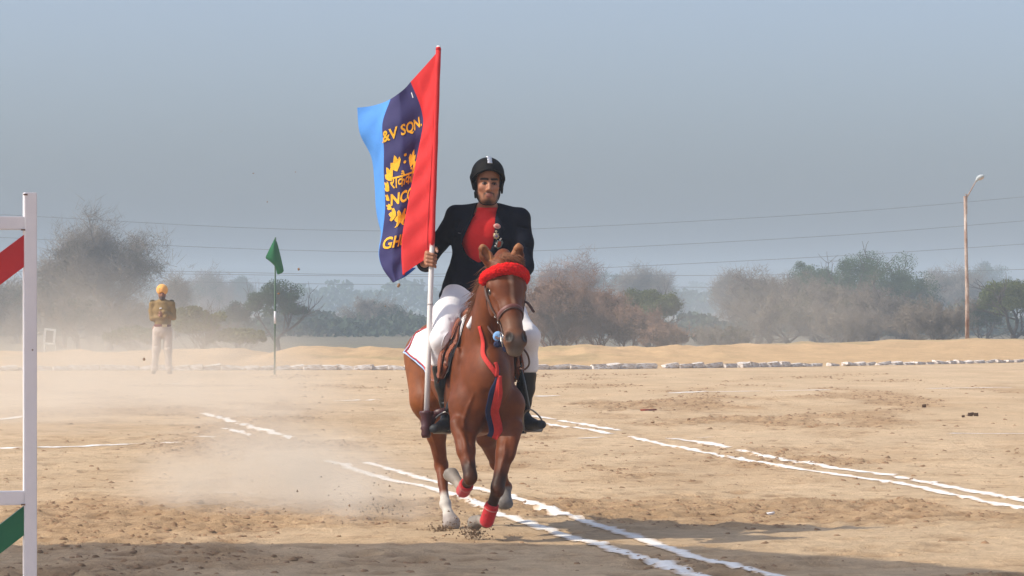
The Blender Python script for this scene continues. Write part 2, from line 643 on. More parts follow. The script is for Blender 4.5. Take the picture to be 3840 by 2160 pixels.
def ground_material():
    m = bpy.data.materials.new('dry_earth')
    m.use_nodes = True
    nt = m.node_tree
    b = nt.nodes['Principled BSDF']
    b.inputs['Roughness'].default_value = 0.95
    b.inputs['Specular IOR Level'].default_value = 0.1
    at = nt.nodes.new('ShaderNodeAttribute'); at.attribute_name = 'col'
    tc = nt.nodes.new('ShaderNodeTexCoord')
    def nz(scale, detail, rough=0.6, sx=1, sy=1):
        mp = nt.nodes.new('ShaderNodeMapping')
        mp.inputs['Scale'].default_value = (sx, sy, 1)
        nt.links.new(tc.outputs['Object'], mp.inputs[0])
        n = nt.nodes.new('ShaderNodeTexNoise')
        n.inputs['Scale'].default_value = scale
        n.inputs['Detail'].default_value = detail
        n.inputs['Roughness'].default_value = rough
        nt.links.new(mp.outputs[0], n.inputs['Vector'])
        return n.outputs['Fac']
    n1 = nz(7.0, 8, 0.72)
    mr = nt.nodes.new('ShaderNodeMapRange')
    mr.inputs['From Min'].default_value = 0.30; mr.inputs['From Max'].default_value = 0.70
    mr.inputs['To Min'].default_value = 0.80; mr.inputs['To Max'].default_value = 1.17
    nt.links.new(n1, mr.inputs['Value'])
    n2 = nz(1.1, 5, 0.6, 1.0, 0.5)
    mr2 = nt.nodes.new('ShaderNodeMapRange')
    mr2.inputs['From Min'].default_value = 0.3; mr2.inputs['From Max'].default_value = 0.7
    mr2.inputs['To Min'].default_value = 0.88; mr2.inputs['To Max'].default_value = 1.1
    nt.links.new(n2, mr2.inputs['Value'])
    mu = nt.nodes.new('ShaderNodeMath'); mu.operation = 'MULTIPLY'
    nt.links.new(mr.outputs[0], mu.inputs[0]); nt.links.new(mr2.outputs[0], mu.inputs[1])
    sc = nt.nodes.new('ShaderNodeVectorMath'); sc.operation = 'SCALE'
    nt.links.new(at.outputs['Color'], sc.inputs[0]); nt.links.new(mu.outputs[0], sc.inputs['Scale'])
    nt.links.new(sc.outputs[0], b.inputs['Base Color'])
    bp = nt.nodes.new('ShaderNodeBump')
    bp.inputs['Strength'].default_value = 0.9
    bp.inputs['Distance'].default_value = 0.03
    nt.links.new(nz(16.0, 7, 0.72), bp.inputs['Height'])
    nt.links.new(bp.outputs[0], b.inputs['Normal'])
    return m


M_ground = ground_material()
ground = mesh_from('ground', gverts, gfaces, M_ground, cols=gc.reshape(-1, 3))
tag(ground, 'dry sandy trampled parade ground', None, None, 'structure')


def ground_h(x, y):
    """Height of the finished ground sheet, hoofprints included."""
    x = np.asarray(x, float); y = np.asarray(y, float)
    i = np.clip(np.searchsorted(gx, x) - 1, 0, len(gx) - 2); j = np.clip(np.searchsorted(gy, y) - 1, 0, len(gy) - 2)
    fx_ = np.clip((x - gx[i]) / (gx[i + 1] - gx[i]), 0, 1); fy_ = np.clip((y - gy[j]) / (gy[j + 1] - gy[j]), 0, 1)
    return (GZ[i, j] * (1 - fx_) + GZ[i + 1, j] * fx_) * (1 - fy_) + (GZ[i, j + 1] * (1 - fx_) + GZ[i + 1, j + 1] * fx_) * fy_


# loose clods of earth lying on the trampled patches (far too many to count)
M_clod = mat('clod_earth', (0.25, 0.15, 0.08), 0.95, 0.35, 9.0, 0.4, 90)


def clods(n, xr, yr, smin, smax, thr, seed):
    r = np.random.default_rng(seed)
    x = r.uniform(*xr, n * 6)
    y = yr[0] + (yr[1] - yr[0]) * r.random(n * 6) ** 1.25
    keep = r.random(n * 6) < np.maximum(churn(x, y) - thr, 0.035)
    x, y = x[keep][:n], y[keep][:n]
    k = len(x)
    s = smin + (smax - smin) * r.random(k) ** 4.5
    z = ground_h(x, y)
    base = np.array([(1, 0, 0), (0.5, 0.85, 0), (-0.5, 0.9, 0), (-1, 0.05, 0), (-0.45, -0.85, 0), (0.55, -0.8, 0), (0.45, 0.3, 0.42), (-0.5, 0.25, 0.5), (0.0, -0.45, 0.38)])
    fc = np.array([(0, 1, 6), (1, 2, 6), (2, 7, 6), (2, 3, 7), (3, 4, 7), (4, 8, 7), (4, 5, 8), (5, 0, 8), (0, 6, 8), (6, 7, 8)])
    ang = r.uniform(0, 6.283, k)
    jit = 1 + r.uniform(-0.4, 0.4, (k, 9, 3))
    v = base[None] * jit * s[:, None, None]
    ca, sa = np.cos(ang)[:, None], np.sin(ang)[:, None]
    vx = v[..., 0] * ca - v[..., 1] * sa; vy = v[..., 0] * sa + v[..., 1] * ca
    v = np.stack([vx + x[:, None], vy + y[:, None], v[..., 2] + z[:, None] - 0.1 * s[:, None]], -1).reshape(-1, 3)
    f = (fc[None] + 9 * np.arange(k)[:, None, None]).reshape(-1, 3)
    return v, f


cv, cf = [], []
nv = 0
for args in ((12000, (-5, 5), (16, 34), 0.004, 0.032, 0.12, 1), (8000, (-8, 8), (26, 66), 0.008, 0.042, 0.15, 2)):
    v, f = clods(*args)
    cv.append(v); cf.append(f + nv); nv += len(v)
o = mesh_from('loose_earth', np.vstack(cv), np.vstack(cf), M_clod, smooth=True)
tag(o, 'small loose clods of brown earth scattered on the sand', 'earth', None, 'stuff')

# ------------------------------------------------------------------ chalk lines
M_chalk = mat('chalk_powder', (1, 1, 1), 0.95, 0.10, 30.0, 0.5, 60, spec=0.1, attr=True)


def chalk(name, pts, width, label, breaks=0.0, seed=0, step=0.03):
    """A ragged powder line through frame points (u, v) lying on the ground."""
    w = np.array([G(*p)[:2] for p in pts])
    L = np.linalg.norm(np.diff(w, axis=0), axis=1).sum()
    n = max(8, int(L / step))
    c = catmull(w, n)
    t = np.gradient(c, axis=0); t /= np.linalg.norm(t, axis=1, keepdims=True)
    nr = np.stack([-t[:, 1], t[:, 0]], 1)
    s = np.arange(n) * step
    r = np.random.default_rng(seed + 100)
    q = np.zeros(n) + seed * 7.7
    gapn = fbm(s * 0.75, q + 90, 4, 52)
    lat = (fbm(s * 0.5, q + 30, 3, 53) - 0.5) * width * 0.5
    keep = gapn > breaks
    fade = smoothstep(breaks, breaks + 0.06, gapn) if breaks > 0 else np.ones(n)
    K = 11
    cols_ = []
    hw_ = width * 0.95
    for j in range(K):
        off = (-1 + 2 * j / (K - 1)) * hw_ + lat + (r.random(n) - 0.5) * width * 0.10
        p2 = c + nr * off[:, None] + t * ((r.random(n) - 0.5) * step * 0.7)[:, None]
        cols_.append(np.stack([p2[:, 0], p2[:, 1], ground_h(p2[:, 0], p2[:, 1]) + 0.0045], 1))
    v = np.stack(cols_, 1)
    rel = np.abs(np.linspace(-1, 1, K))[None, :] * hw_ / (width / 2)
    ragged = fbm(v[..., 0] * 7.0, v[..., 1] * 5.0, 4, 60 + seed) - 0.5
    cover = 0.80 + 1.05 * ragged + 0.25 * (fbm(s * 1.3, q + 11, 3, 54) - 0.5)[:, None] - rel - (1 - fade)[:, None] * 0.9
    cover = np.where(keep[:, None], cover, -1)
    v[..., 2] += 0.002 * smoothstep(0.0, 0.5, cover)
    v = v.reshape(-1, 3)
    wgt = smoothstep(-0.10, 0.42, cover + 0.55 * (fbm(v[:, 0] * 24, v[:, 1] * 24, 3, 80 + seed) - 0.5).reshape(n, K)).reshape(-1, 1)
    ccol = np.array([0.54, 0.385, 0.245]) * (1 - wgt) + np.array([0.79, 0.765, 0.72]) * wgt
    f = []
    for i in range(n - 1):
        for j in range(K - 1):
            if (cover[i, j] + cover[i + 1, j] + cover[i, j + 1] + cover[i + 1, j + 1]) > -0.35:
                f.append((i * K + j, i * K + j + 1, (i + 1) * K + j + 1, (i + 1) * K + j))
    # crumbs of powder beside the line
    o = mesh_from(name, v, f, M_chalk, cols=ccol)
    tag(o, label, 'chalk line', 'chalk lines on the sand', 'stuff')
    return o


S = 2576 / 3840.0
def S4(pts): return [(u / S, v / S) for u, v in pts]


chalk('chalk_line', [(1380, 1738), (1444, 1755), (1528, 1780), (1653, 1812), (1802, 1841), (1926, 1874), (2015, 1904), (2125, 1939), (2224, 1968), (2323, 1998), (2423, 2034), (2560, 2080), (2740, 2126), (2908, 2165), (3200, 2240)], 0.135, 'upper of the two chalk lines passing under the horse to the bottom edge', 0.22, 1)
chalk('chalk_line', [(1225, 1728), (1280, 1745), (1355, 1772), (1464, 1804), (1523, 1817), (1653, 1847), (1707, 1869), (1792, 1899), (1856, 1931), (1976, 1965), (2075, 1998), (2164, 2028), (2274, 2058), (2423, 2100), (2560, 2145), (2800, 2220)], 0.14, 'lower of the two chalk lines passing under the horse to the bottom edge', 0.25, 2)
chalk('chalk_line', [(2510, 1648), (2618, 1659), (2696, 1673), (2793, 1693), (2900, 1716), (2960, 1728), (2992, 1732), (3107, 1751), (3256, 1771), (3405, 1795), (3554, 1824), (3703, 1853), (3840, 1879), (4100, 1930)], 0.17, 'upper of the two diagonal chalk lines at the right edge', 0.2, 3)
chalk('chalk_line', [(2366, 1643), (2482, 1666), (2638, 1696), (2759, 1720), (2918, 1745), (3057, 1766), (3246, 1794), (3355, 1812), (3430, 1825), (3579, 1859), (3703, 1884), (3840, 1907), (4100, 1958)], 0.13, 'lower of the two diagonal chalk lines at the right edge', 0.2, 4)
chalk('chalk_line', S4([(-60, 1128), (120, 1124), (280, 1119), (420, 1116), (560, 1112)]), 0.15, 'thin broken chalk line level with the white post at left', 0.4, 5)
chalk('chalk_line', S4([(380, 1107), (460, 1101), (545, 1100)]), 0.22, 'short smudged chalk streak in the dust at left', 0.4, 6)
chalk('chalk_line', S4([(1450, 1104), (1600, 1101), (1700, 1101), (1850, 1099), (1990, 1098), (2270, 1093), (2420, 1091), (2580, 1090), (2700, 1088)]), 0.13, 'dashed chalk line running level to the right edge behind the diagonals', 0.48, 7)
chalk('chalk_line', S4([(1665, 991), (1760, 986), (1900, 985), (2100, 981), (2300, 978), (2576, 974), (2700, 972)]), 0.26, 'farthest dashed chalk line at right in front of the stone edging', 0.45, 8)
chalk('chalk_line', S4([(490, 1034), (560, 1054), (620, 1073), (700, 1094), (770, 1112)]), 0.16, 'faint chalk line slanting through the dust cloud', 0.47, 9)
chalk('chalk_line', S4([(1330, 1046), (1380, 1054), (1460, 1068), (1520, 1078), (1570, 1086)]), 0.17, 'short upper chalk streak beside the right stirrup', 0.4, 10)
chalk('chalk_line', S4([(1335, 1063), (1400, 1072), (1480, 1081), (1540, 1093)]), 0.13, 'short lower chalk streak beside the right stirrup', 0.45, 11)
chalk('chalk_line', S4([(420, 967), (470, 963), (515, 961)]), 0.4, 'short chalk streak near the feet of the standing man', 0.42, 12)
chalk('chalk_line', S4([(840, 1010), (940, 1007), (1040, 1004)]), 0.20, 'short chalk streak just left of the flag pole', 0.44, 13)
chalk('chalk_line', S4([(415, 1235), (520, 1239), (645, 1244)]), 0.05, 'hairline chalk streak in front of the near dust puff', 0.42, 14)
chalk('chalk_line', S4([(1345, 997), (1400, 996)]), 0.35, 'small chalk patch right of the rider boot', 0.3, 15)
chalk('chalk_line', S4([(-30, 1057), (30, 1052), (70, 1047)]), 0.2, 'short chalk streak left of the white post', 0.3, 16)
chalk('chalk_line', S4([(545, 1076), (580, 1082), (640, 1098)]), 0.14, 'smudged chalk crumbs below the dust cloud', 0.5, 17)

# ------------------------------------------------------------------ whitewashed stone edging
M_stone = mat('whitewashed_stone', (0.72, 0.69, 0.66), 0.9, 0.0, 4.5, 0.6, 25, color2=(0.40, 0.29, 0.19))
M_stone.node_tree.nodes['Color Ramp'].color_ramp.elements[0].position = 0.44
M_stone.node_tree.nodes['Color Ramp'].color_ramp.elements[1].position = 0.64
edging = empty('stone_edging', (0, 70, 0))
tag(edging, 'long low edging of whitewashed stones across the far field', 'stone edging')
r_ = np.random.default_rng(5)


def stone_mesh(seed):
    r = np.random.default_rng(seed)
    bm = bmesh.new()
    bmesh.ops.create_cube(bm, size=1.0)
    bmesh.ops.subdivide_edges(bm, edges=bm.edges[:], cuts=1, use_grid_fill=True)
    for v in bm.verts:
        l = max(abs(c) for c in v.co)
        e = v.co.length / l / 1.0
        v.co *= (1 - 0.14 * (e - 1) / 0.7)
        v.co += Vector(r.uniform(-0.05, 0.05, 3))
    me = bpy.data.meshes.new('stone')
    bm.to_mesh(me); bm.free()
    me.materials.append(M_stone)
    return me


stones = [stone_mesh(i) for i in range(6)]
x = -15.5
while x < 17.5:
    L = r_.uniform(0.26, 0.50)
    if x > 4.2: L *= 0.75
    yy = float(kerb_y(np.array(x + L / 2)))
    dydx = (float(kerb_y(np.array(x + L))) - yy) / (L / 2)
    o = bpy.data.objects.new('stone', stones[r_.integers(6)])
    COL.objects.link(o); o.parent = edging
    hgt = r_.uniform(0.105, 0.15) * (0.62 if x > 6 else 1)
    o.scale = (L * 1.16, r_.uniform(0.16, 0.24), hgt)
    zg = float(ground_h(np.array(x), np.array(yy)))
    o.location = (x + L / 2, yy - 70 + r_.uniform(-0.05, 0.05), zg + hgt * 0.33)
    o.rotation_euler = (r_.uniform(-0.15, 0.15), r_.uniform(-0.16, 0.16), math.atan(dydx) + r_.uniform(-0.15, 0.15))
    x += L * 0.97 + (r_.uniform(0.05, 0.25) if r_.random() < 0.07 else 0)

# ------------------------------------------------------------------ trees and shrubs
def bark(name, c): return mat(name, c, 0.9, 0.3, 3.0)
def leafm(name, c, var=0.45): return mat(name, c, 0.7, var, 0.9, spec=0.2, transl=0.25)


M_bark = bark('grey_bark', (0.105, 0.085, 0.068))
M_twig = bark('twig_brown', (0.185, 0.150, 0.115))
M_twig_red = bark('twig_russet', (0.23, 0.135, 0.090))
M_leaf_olive = leafm('leaf_olive', (0.075, 0.115, 0.045))
M_leaf_green = leafm('leaf_green', (0.052, 0.088, 0.040))
M_leaf_yellow = leafm('leaf_yellowgreen', (0.120, 0.140, 0.045))
M_leaf_dark = leafm('leaf_dark', (0.042, 0.065, 0.034))
M_leaf_russet = leafm('leaf_russet', (0.185, 0.105, 0.060))
M_leaf_brown = leafm('leaf_brown', (0.120, 0.108, 0.062))


def cards(r, centres, radii, count, size, flat=0.6, elong=1.8, upright=0.0):
    """Leaf-sized quads spread through clumps."""
    k = r.integers(0, len(centres), count)
    d = r.normal(size=(count, 3)); d /= np.linalg.norm(d, axis=1, keepdims=True)
    rad = r.random(count) ** 0.45
    c = centres[k] + d * (rad * radii[k])[:, None] * np.array([1, 1, flat])
    a = r.normal(size=(count, 3)); a[:, 2] += upright * 3
    a /= np.linalg.norm(a, axis=1, keepdims=True)
    b = np.cross(a, r.normal(size=(count, 3))); b /= np.linalg.norm(b, axis=1, keepdims=True)
    s = size * r.uniform(0.6, 1.4, count)[:, None]
    a = a * s * elong / 2; b = b * s / 2
    v = np.stack([c - a, c + b, c + a, c - b], 1).reshape(-1, 3)
    f = np.arange(4 * count).reshape(-1, 4)
    return v, f


def twigs(r, tips, count, length, width, up=0.6):
    """Thin three-sided twigs sprouting from branch tips."""
    k = r.integers(0, len(tips), count)
    d = r.normal(size=(count, 3)); d[:, 2] = np.abs(d[:, 2]) * up + up * 0.5
    d /= np.linalg.norm(d, axis=1, keepdims=True)
    p = tips[k] + r.normal(size=(count, 3)) * length * 0.30
    L = length * r.uniform(0.4, 1.2, count)[:, None]
    e = p + d * L
    side = np.cross(d, r.normal(size=(count, 3))); side /= np.linalg.norm(side, axis=1, keepdims=True)
    s2 = np.cross(d, side)
    w = width * r.uniform(0.6, 1.3, count)[:, None]
    v = np.stack([p + side * w, p - side * w * 0.5 + s2 * w * 0.8, p - side * w * 0.5 - s2 * w * 0.8, e], 1).reshape(-1, 3)
    b = 4 * np.arange(count)[:, None]
    f = np.vstack([b + np.array([[0, 1, 3]]), b + np.array([[1, 2, 3]]), b + np.array([[2, 0, 3]])])
    return v, f


def branches(mb, r, p, d, L, rad, depth, tips, spread=0.7, up=0.25, lim=None):
    pts = [p]; q = p.copy(); dd = d.copy()
    for i in range(3):
        dd = unit(dd + r.normal(size=3) * 0.16 + np.array([0, 0, up * 0.15]))
        q = q + dd * L / 3
        pts.append(q.copy())
    mb.tube(pts, [rad, rad * 0.85, rad * 0.7, rad * 0.55], n=6 if depth > 1 else 4, caps=False)
    if depth <= 1:
        tips.extend(pts[1:])
    if depth == 0:
        return
    for i in range(r.integers(2, 4) + (1 if depth > 1 else 0)):
        nd = unit(dd + r.normal(size=3) * spread + np.array([0, 0, up]))
        start = pts[-1] if i == 0 else pts[r.integers(1, 4)]
        branches(mb, r, start, nd, L * r.uniform(0.62, 0.85), rad * 0.55, depth - 1, tips, spread, up)


def tree(name, label, u, v_base, v_top, width_px, Y, kind, seed, group, leaf=None, twig=None, cat='tree', lean=0.0, density=1.0, trunk_frac=0.28, flat=0.62):
    r = np.random.default_rng(seed)
    base = P(u, v_base, Y)
    top = P(u, v_top, Y)
    Hh = top[2] - base[2]
    W = width_px / F_PX * Y
    root = empty(name, tuple(base))
    tag(root, label, cat, group)
    mb = MB(); tips = []
    nst = 1 if cat == 'tree' else 5
    for k in range(nst):
        d0 = unit([lean + (0 if nst == 1 else r.normal() * 0.5), 0 if nst == 1 else r.normal() * 0.5, 1])
        p0 = np.array([0, 0, -0.15]) + (0 if nst == 1 else r.normal(size=3) * np.array([W * 0.12, W * 0.12, 0]))
        tr = Hh * trunk_frac
        br = Hh * (0.028 if nst == 1 else 0.012)
        mid = p0 + d0 * tr * 0.5 + r.normal(size=3) * 0.02 * Hh
        end = p0 + d0 * tr
        mb.tube([p0, mid, end], [br * 1.25, br, br * 0.85], n=8, caps=False)
        for q in range(r.integers(3, 5)):
            a = r.uniform(0, 6.28)
            nd = unit([math.cos(a) * 0.75 + lean * 0.5, math.sin(a) * 0.75, 0.75])
            branches(mb, r, end if q else mid, nd, Hh * 0.30, br * 0.62, 3 if nst == 1 else 2, tips)
    tips = np.array(tips)
    # fit the crown into the outline the tree has
    lo, hi = tips.min(0), tips.max(0)
    V = np.array(mb.v)
    hw = max(1e-3, np.percentile(np.abs(tips[:, :2]), 88))
    zmax = np.percentile(tips[:, 2], 98)
    def fit(q):
        q = q.copy()
        z = np.clip(q[:, 2], 0, None)
        k = smoothstep(0.0, trunk_frac * Hh * 1.1, z)[:, None]
        q[:, :2] *= 1 + ((W * 0.46) / hw - 1) * k
        q[:, 2] = np.where(q[:, 2] > 0, q[:, 2] * (Hh * 0.93 / zmax), q[:, 2])
        return q
    tips = fit(tips)
    mb.v = [tuple(x) for x in fit(V)]
    mesh_from('trunk', np.array(mb.v) + base, mb.f, M_bark if kind == 'leafy' else (twig or M_bark), root)
    px = Y / F_PX * 3.75                      # size of one rendered pixel at this depth
    # lobes of the crown: an uneven dome of clumps with gaps between them
    low = 0.10 if cat == 'shrub' else 0.30
    nl = 44
    az_ = r.uniform(0, 6.283, nl); el_ = np.arcsin(r.uniform(-0.35, 1.0, nl)); rr_ = r.uniform(0.45, 0.95, nl)
    cz = Hh * (1 + low) / 2; hz_ = Hh * (1 - low) / 2
    dome = np.stack([np.cos(az_) * np.cos(el_) * rr_ * W * 0.48, np.sin(az_) * np.cos(el_) * rr_ * W * 0.48, cz + np.sin(el_) * rr_ * hz_ * 0.86], 1)
    dome[:, 0] += lean * Hh * 0.5
    cr = (W + Hh) * 0.5 * r.uniform(0.07, 0.17, nl)
    if kind in ('bare', 'mixed'):
        kk_ = r.integers(0, nl, 260)
        src = np.vstack([tips, dome[kk_] + r.normal(size=(260, 3)) * cr[kk_][:, None] * 0.7])
        n = int(8000 * density)
        v, f = twigs(r, src, n, Hh * 0.12, max(0.010, px * 0.20))
        o = mesh_from('twigs', v + base, f, twig or M_twig, root)
        o['kind'] = 'stuff'
    if kind in ('leafy', 'mixed'):
        n = int((15000 if kind == 'leafy' else 8000) * density)
        v, f = cards(r, dome, cr, n, max(0.05, px * 0.75), flat * 1.2)
        o = mesh_from('crown', v + base, f, leaf or M_leaf_olive, root)
        o['kind'] = 'stuff'
    return root


GT = 'trees beyond the bank'
for args in (('leafy_tree', 'low green tree in the dip of the right grove', 3170, 1320, 1010, 260, 245, 'leafy', 140, GT, M_leaf_olive, None, 'tree', 0, 1.4, 0.25),
             ('leafy_tree', 'grey green tree at the right shoulder of the right grove', 3430, 1318, 1035, 220, 250, 'leafy', 141, GT, M_leaf_green, None, 'tree', 0, 1.2, 0.25),
             ('bare_tree', 'brown twiggy tree below the tallest green tree', 3260, 1320, 1085, 280, 190, 'mixed', 142, GT, M_leaf_brown, None, 'tree', 0, 1.4, 0.2),
             ('bare_tree', 'brown twiggy tree low at the left foot of the right grove', 2960, 1320, 1120, 260, 185, 'mixed', 143, GT, M_leaf_brown, None, 'tree', 0, 1.3, 0.2),
             ('leafy_tree', 'pale far tree above the gap right of the thicket', 2290, 1260, 1015, 200, 560, 'leafy', 144, GT, M_leaf_green, None, 'tree', 0, 0.9, 0.25),
             ('leafy_tree', 'pale far tree above the russet thicket', 2030, 1260, 1005, 180, 560, 'leafy', 145, GT, M_leaf_green, None, 'tree', 0, 0.9, 0.25),
             ('leafy_tree', 'pale far tree right of the standing man', 760, 1270, 1030, 220, 480, 'mixed', 146, GT, M_leaf_green, None, 'tree', 0, 1.1, 0.25),
             ('leafy_tree', 'pale round far tree left of the green flag', 905, 1260, 1032, 120, 600, 'leafy', 147, GT, M_leaf_green, None, 'tree', 0, 0.8, 0.25),
             ('leafy_tree', 'dusty tree behind the left leg of the standing man', 520, 1330, 1130, 240, 215, 'mixed', 148, GT, M_leaf_brown, None, 'tree', 0, 1.2, 0.2)):
    tree(*args[:10], leaf=args[10], twig=args[11], cat=args[12], lean=args[13], density=args[14], trunk_frac=args[15])
tree('bare_tree', 'tall bare brown tree behind the standing man', 415, 1330, 835, 470, 205, 'mixed', 101, GT, twig=M_twig, leaf=M_leaf_brown, lean=-0.06, density=1.9, trunk_frac=0.30)
tree('bare_tree', 'lower bare tree at the left flank of the tallest bare tree', 235, 1330, 945, 250, 215, 'mixed', 102, GT, twig=M_twig, leaf=M_leaf_brown, density=1.3)
tree('leafy_tree', 'hazy green tree beside the white post', 60, 1340, 1045, 330, 240, 'mixed', 103, GT, leaf=M_leaf_green, density=1.3)
tree('leafy_tree', 'hazy grey green tree low behind the framed board', 290, 1335, 1110, 260, 190, 'mixed', 104, GT, leaf=M_leaf_dark, density=1.1)
tree('bare_tree', 'slim dark bare tree just behind the man in the turban', 655, 1330, 1035, 110, 260, 'mixed', 105, GT, leaf=M_leaf_dark, density=0.6)
tree('shrub', 'bright leafy shrub at the right elbow of the standing man', 735, 1318, 1135, 230, 101, 'leafy', 106, 'shrubs along the bank', leaf=M_leaf_yellow, cat='shrub', trunk_frac=0.2, density=0.7)
tree('shrub', 'low sprawling olive shrub left of the green flag pole', 900, 1318, 1225, 250, 101, 'leafy', 107, 'shrubs along the bank', leaf=M_leaf_yellow, cat='shrub', trunk_frac=0.15, density=0.6)
tree('shrub', 'low dusty shrub at the left of the standing man', 500, 1320, 1220, 220, 104, 'leafy', 108, 'shrubs along the bank', leaf=M_leaf_olive, cat='shrub', trunk_frac=0.15, density=0.5)
tree('leafy_tree', 'rounded dark green tree behind the green flag pole', 1040, 1330, 1050, 250, 180, 'leafy', 109, GT, leaf=M_leaf_green, density=1.5, trunk_frac=0.2)
tree('leafy_tree', 'small dark tree left of the green flag pole', 885, 1325, 1120, 120, 200, 'leafy', 110, GT, leaf=M_leaf_dark, density=0.7)
tree('leafy_tree', 'hazy grey bushy tree between green flag and flag pole', 1425, 1300, 1125, 210, 300, 'mixed', 111, GT, leaf=M_leaf_green, density=1.0, trunk_frac=0.15)
# russet thicket right of the horse
tree('bare_shrub', 'russet bare thorn bush nearest the right knee of the rider', 2090, 1325, 1045, 300, 132, 'mixed', 112, 'bare thorn bushes', leaf=M_leaf_russet, twig=M_twig_red, cat='shrub', density=1.7, trunk_frac=0.2)
tree('bare_shrub', 'second russet thorn bush from the horse', 2235, 1325, 1085, 270, 136, 'mixed', 113, 'bare thorn bushes', leaf=M_leaf_russet, twig=M_twig_red, cat='shrub', density=1.5, trunk_frac=0.2)
tree('bare_shrub', 'third russet thorn bush from the horse', 2370, 1320, 1150, 230, 133, 'mixed', 114, 'bare thorn bushes', leaf=M_leaf_russet, twig=M_twig_red, cat='shrub', density=1.2, trunk_frac=0.2)
tree('bare_shrub', 'lowest rightmost bush of the russet thicket by the horse', 2490, 1318, 1215, 200, 130, 'mixed', 115, 'bare thorn bushes', leaf=M_leaf_russet, twig=M_twig_red, cat='shrub', density=0.9, trunk_frac=0.2)
tree('bare_tree', 'pale bare tree rising above the russet thicket', 2135, 1320, 975, 190, 270, 'bare', 116, GT, twig=M_twig_red, density=1.3)
tree('leafy_tree', 'yellow green rounded tree right of the russet thicket', 2435, 1320, 1065, 240, 170, 'leafy', 117, GT, leaf=M_leaf_yellow, density=1.3, trunk_frac=0.2)
# right-hand grove
tree('leafy_tree', 'tallest broad green tree of the right grove', 3290, 1320, 925, 400, 235, 'leafy', 118, GT, leaf=M_leaf_olive, density=2.2, trunk_frac=0.3)
tree('leafy_tree', 'green tree at the left shoulder of the right grove', 3050, 1320, 955, 290, 250, 'leafy', 119, GT, leaf=M_leaf_olive, density=1.6, trunk_frac=0.3)
tree('bare_tree', 'brown bare tree at the left end of the right grove', 2890, 1320, 1030, 280, 225, 'mixed', 120, GT, leaf=M_leaf_brown, density=1.3)
tree('bare_tree', 'brown bare tree in the middle of the right grove', 3080, 1322, 1075, 330, 200, 'mixed', 121, GT, leaf=M_leaf_brown, density=1.6, trunk_frac=0.18)
tree('bare_shrub', 'grey bare bush in front of the right grove', 3220, 1318, 1150, 240, 165, 'bare', 122, 'bare thorn bushes', twig=M_twig, cat='shrub', density=1.2, trunk_frac=0.18)
tree('bare_shrub', 'wide bare brown bush left of the lamp post', 3465, 1312, 1130, 290, 150, 'bare', 123, 'bare thorn bushes', twig=M_twig, cat='shrub', density=1.6, trunk_frac=0.2)
tree('leafy_tree', 'dark low tree behind the bare bush by the lamp post', 3420, 1315, 1120, 300, 210, 'leafy', 124, GT, leaf=M_leaf_dark, density=1.1, trunk_frac=0.15)
tree('bare_tree', 'faint brown tree directly behind the lamp post', 3585, 1315, 1010, 240, 380, 'mixed', 125, GT, leaf=M_leaf_brown, density=1.2)
tree('leafy_tree', 'olive tree at the right edge of the picture', 3800, 1315, 1030, 330, 165, 'leafy', 126, GT, leaf=M_leaf_yellow, density=1.6, trunk_frac=0.2)
tree('leafy_tree', 'dark tree just right of the lamp post', 3690, 1315, 1130, 170, 185, 'leafy', 127, GT, leaf=M_leaf_dark, density=0.9, trunk_frac=0.15)
tree('leafy_tree', 'far pale tree above the lamp post bushes', 3690, 1260, 970, 190, 640, 'leafy', 128, GT, leaf=M_leaf_green, density=0.9)
tree('bare_tree', 'narrow brown tree at the gap right of the thicket', 2740, 1290, 1020, 130, 330, 'mixed', 129, GT, leaf=M_leaf_brown, density=0.9)
tree('bare_shrub', 'dusty low brown scrub at the gap right of the thicket', 2700, 1318, 1225, 260, 160, 'mixed', 130, 'bare thorn bushes', leaf=M_leaf_brown, cat='shrub', density=0.9, trunk_frac=0.15)
tree('leafy_tree', 'hazy bare topped tree behind the yellow green tree', 2420, 1285, 1005, 200, 360, 'mixed', 131, GT, leaf=M_leaf_brown, density=1.0)

# far woods that read as one hazy mass
def far_wood(name, label, Y, seed, top_fn, n, leaf, size):
    r = np.random.default_rng(seed)
    half = Y * 0.20
    x = r.uniform(-half, half, n)
    u = 1920 + x / Y * F_PX
    zt = CAM_H - (top_fn(u) - HORIZON) / F_PX * Y
    zb = float(ground_h(np.array(0.0), np.array(float(Y))))
    c = np.stack([x, Y + r.uniform(-20, 20, n), zb + (zt - zb) * r.random(n) ** 0.75], 1)
    v, f = cards(r, c, np.full(n, size * 0.8), n, size, 1.0, 1.3)
    o = mesh_from(name, v, f, leaf)
    tag(o, label, 'wood', None, 'stuff')


def skyline(base, amp, seed, freq):
    return lambda u: base - amp * (fbm(u * freq, np.zeros_like(u) + seed, 4, seed) - 0.5) * 2 - amp * 0.9 * smoothstep(0.62, 0.75, fbm(u * freq * 2.1 + 40, np.zeros_like(u), 2, seed + 3))


far_wood('far_wood', 'farthest pale blue line of trees on the horizon', 1150, 71, skyline(1085, 30, 3, 0.006), 26000, M_leaf_green, 1.2)
far_wood('far_wood', 'hazy middle belt of trees below the horizon', 720, 72, skyline(1092, 34, 9, 0.008), 26000, M_leaf_green, 0.8)
far_wood('far_wood', 'dusty nearer belt of scrub beyond the bank', 300, 73, skyline(1205, 42, 15, 0.006), 42000, M_leaf_dark, 0.40)

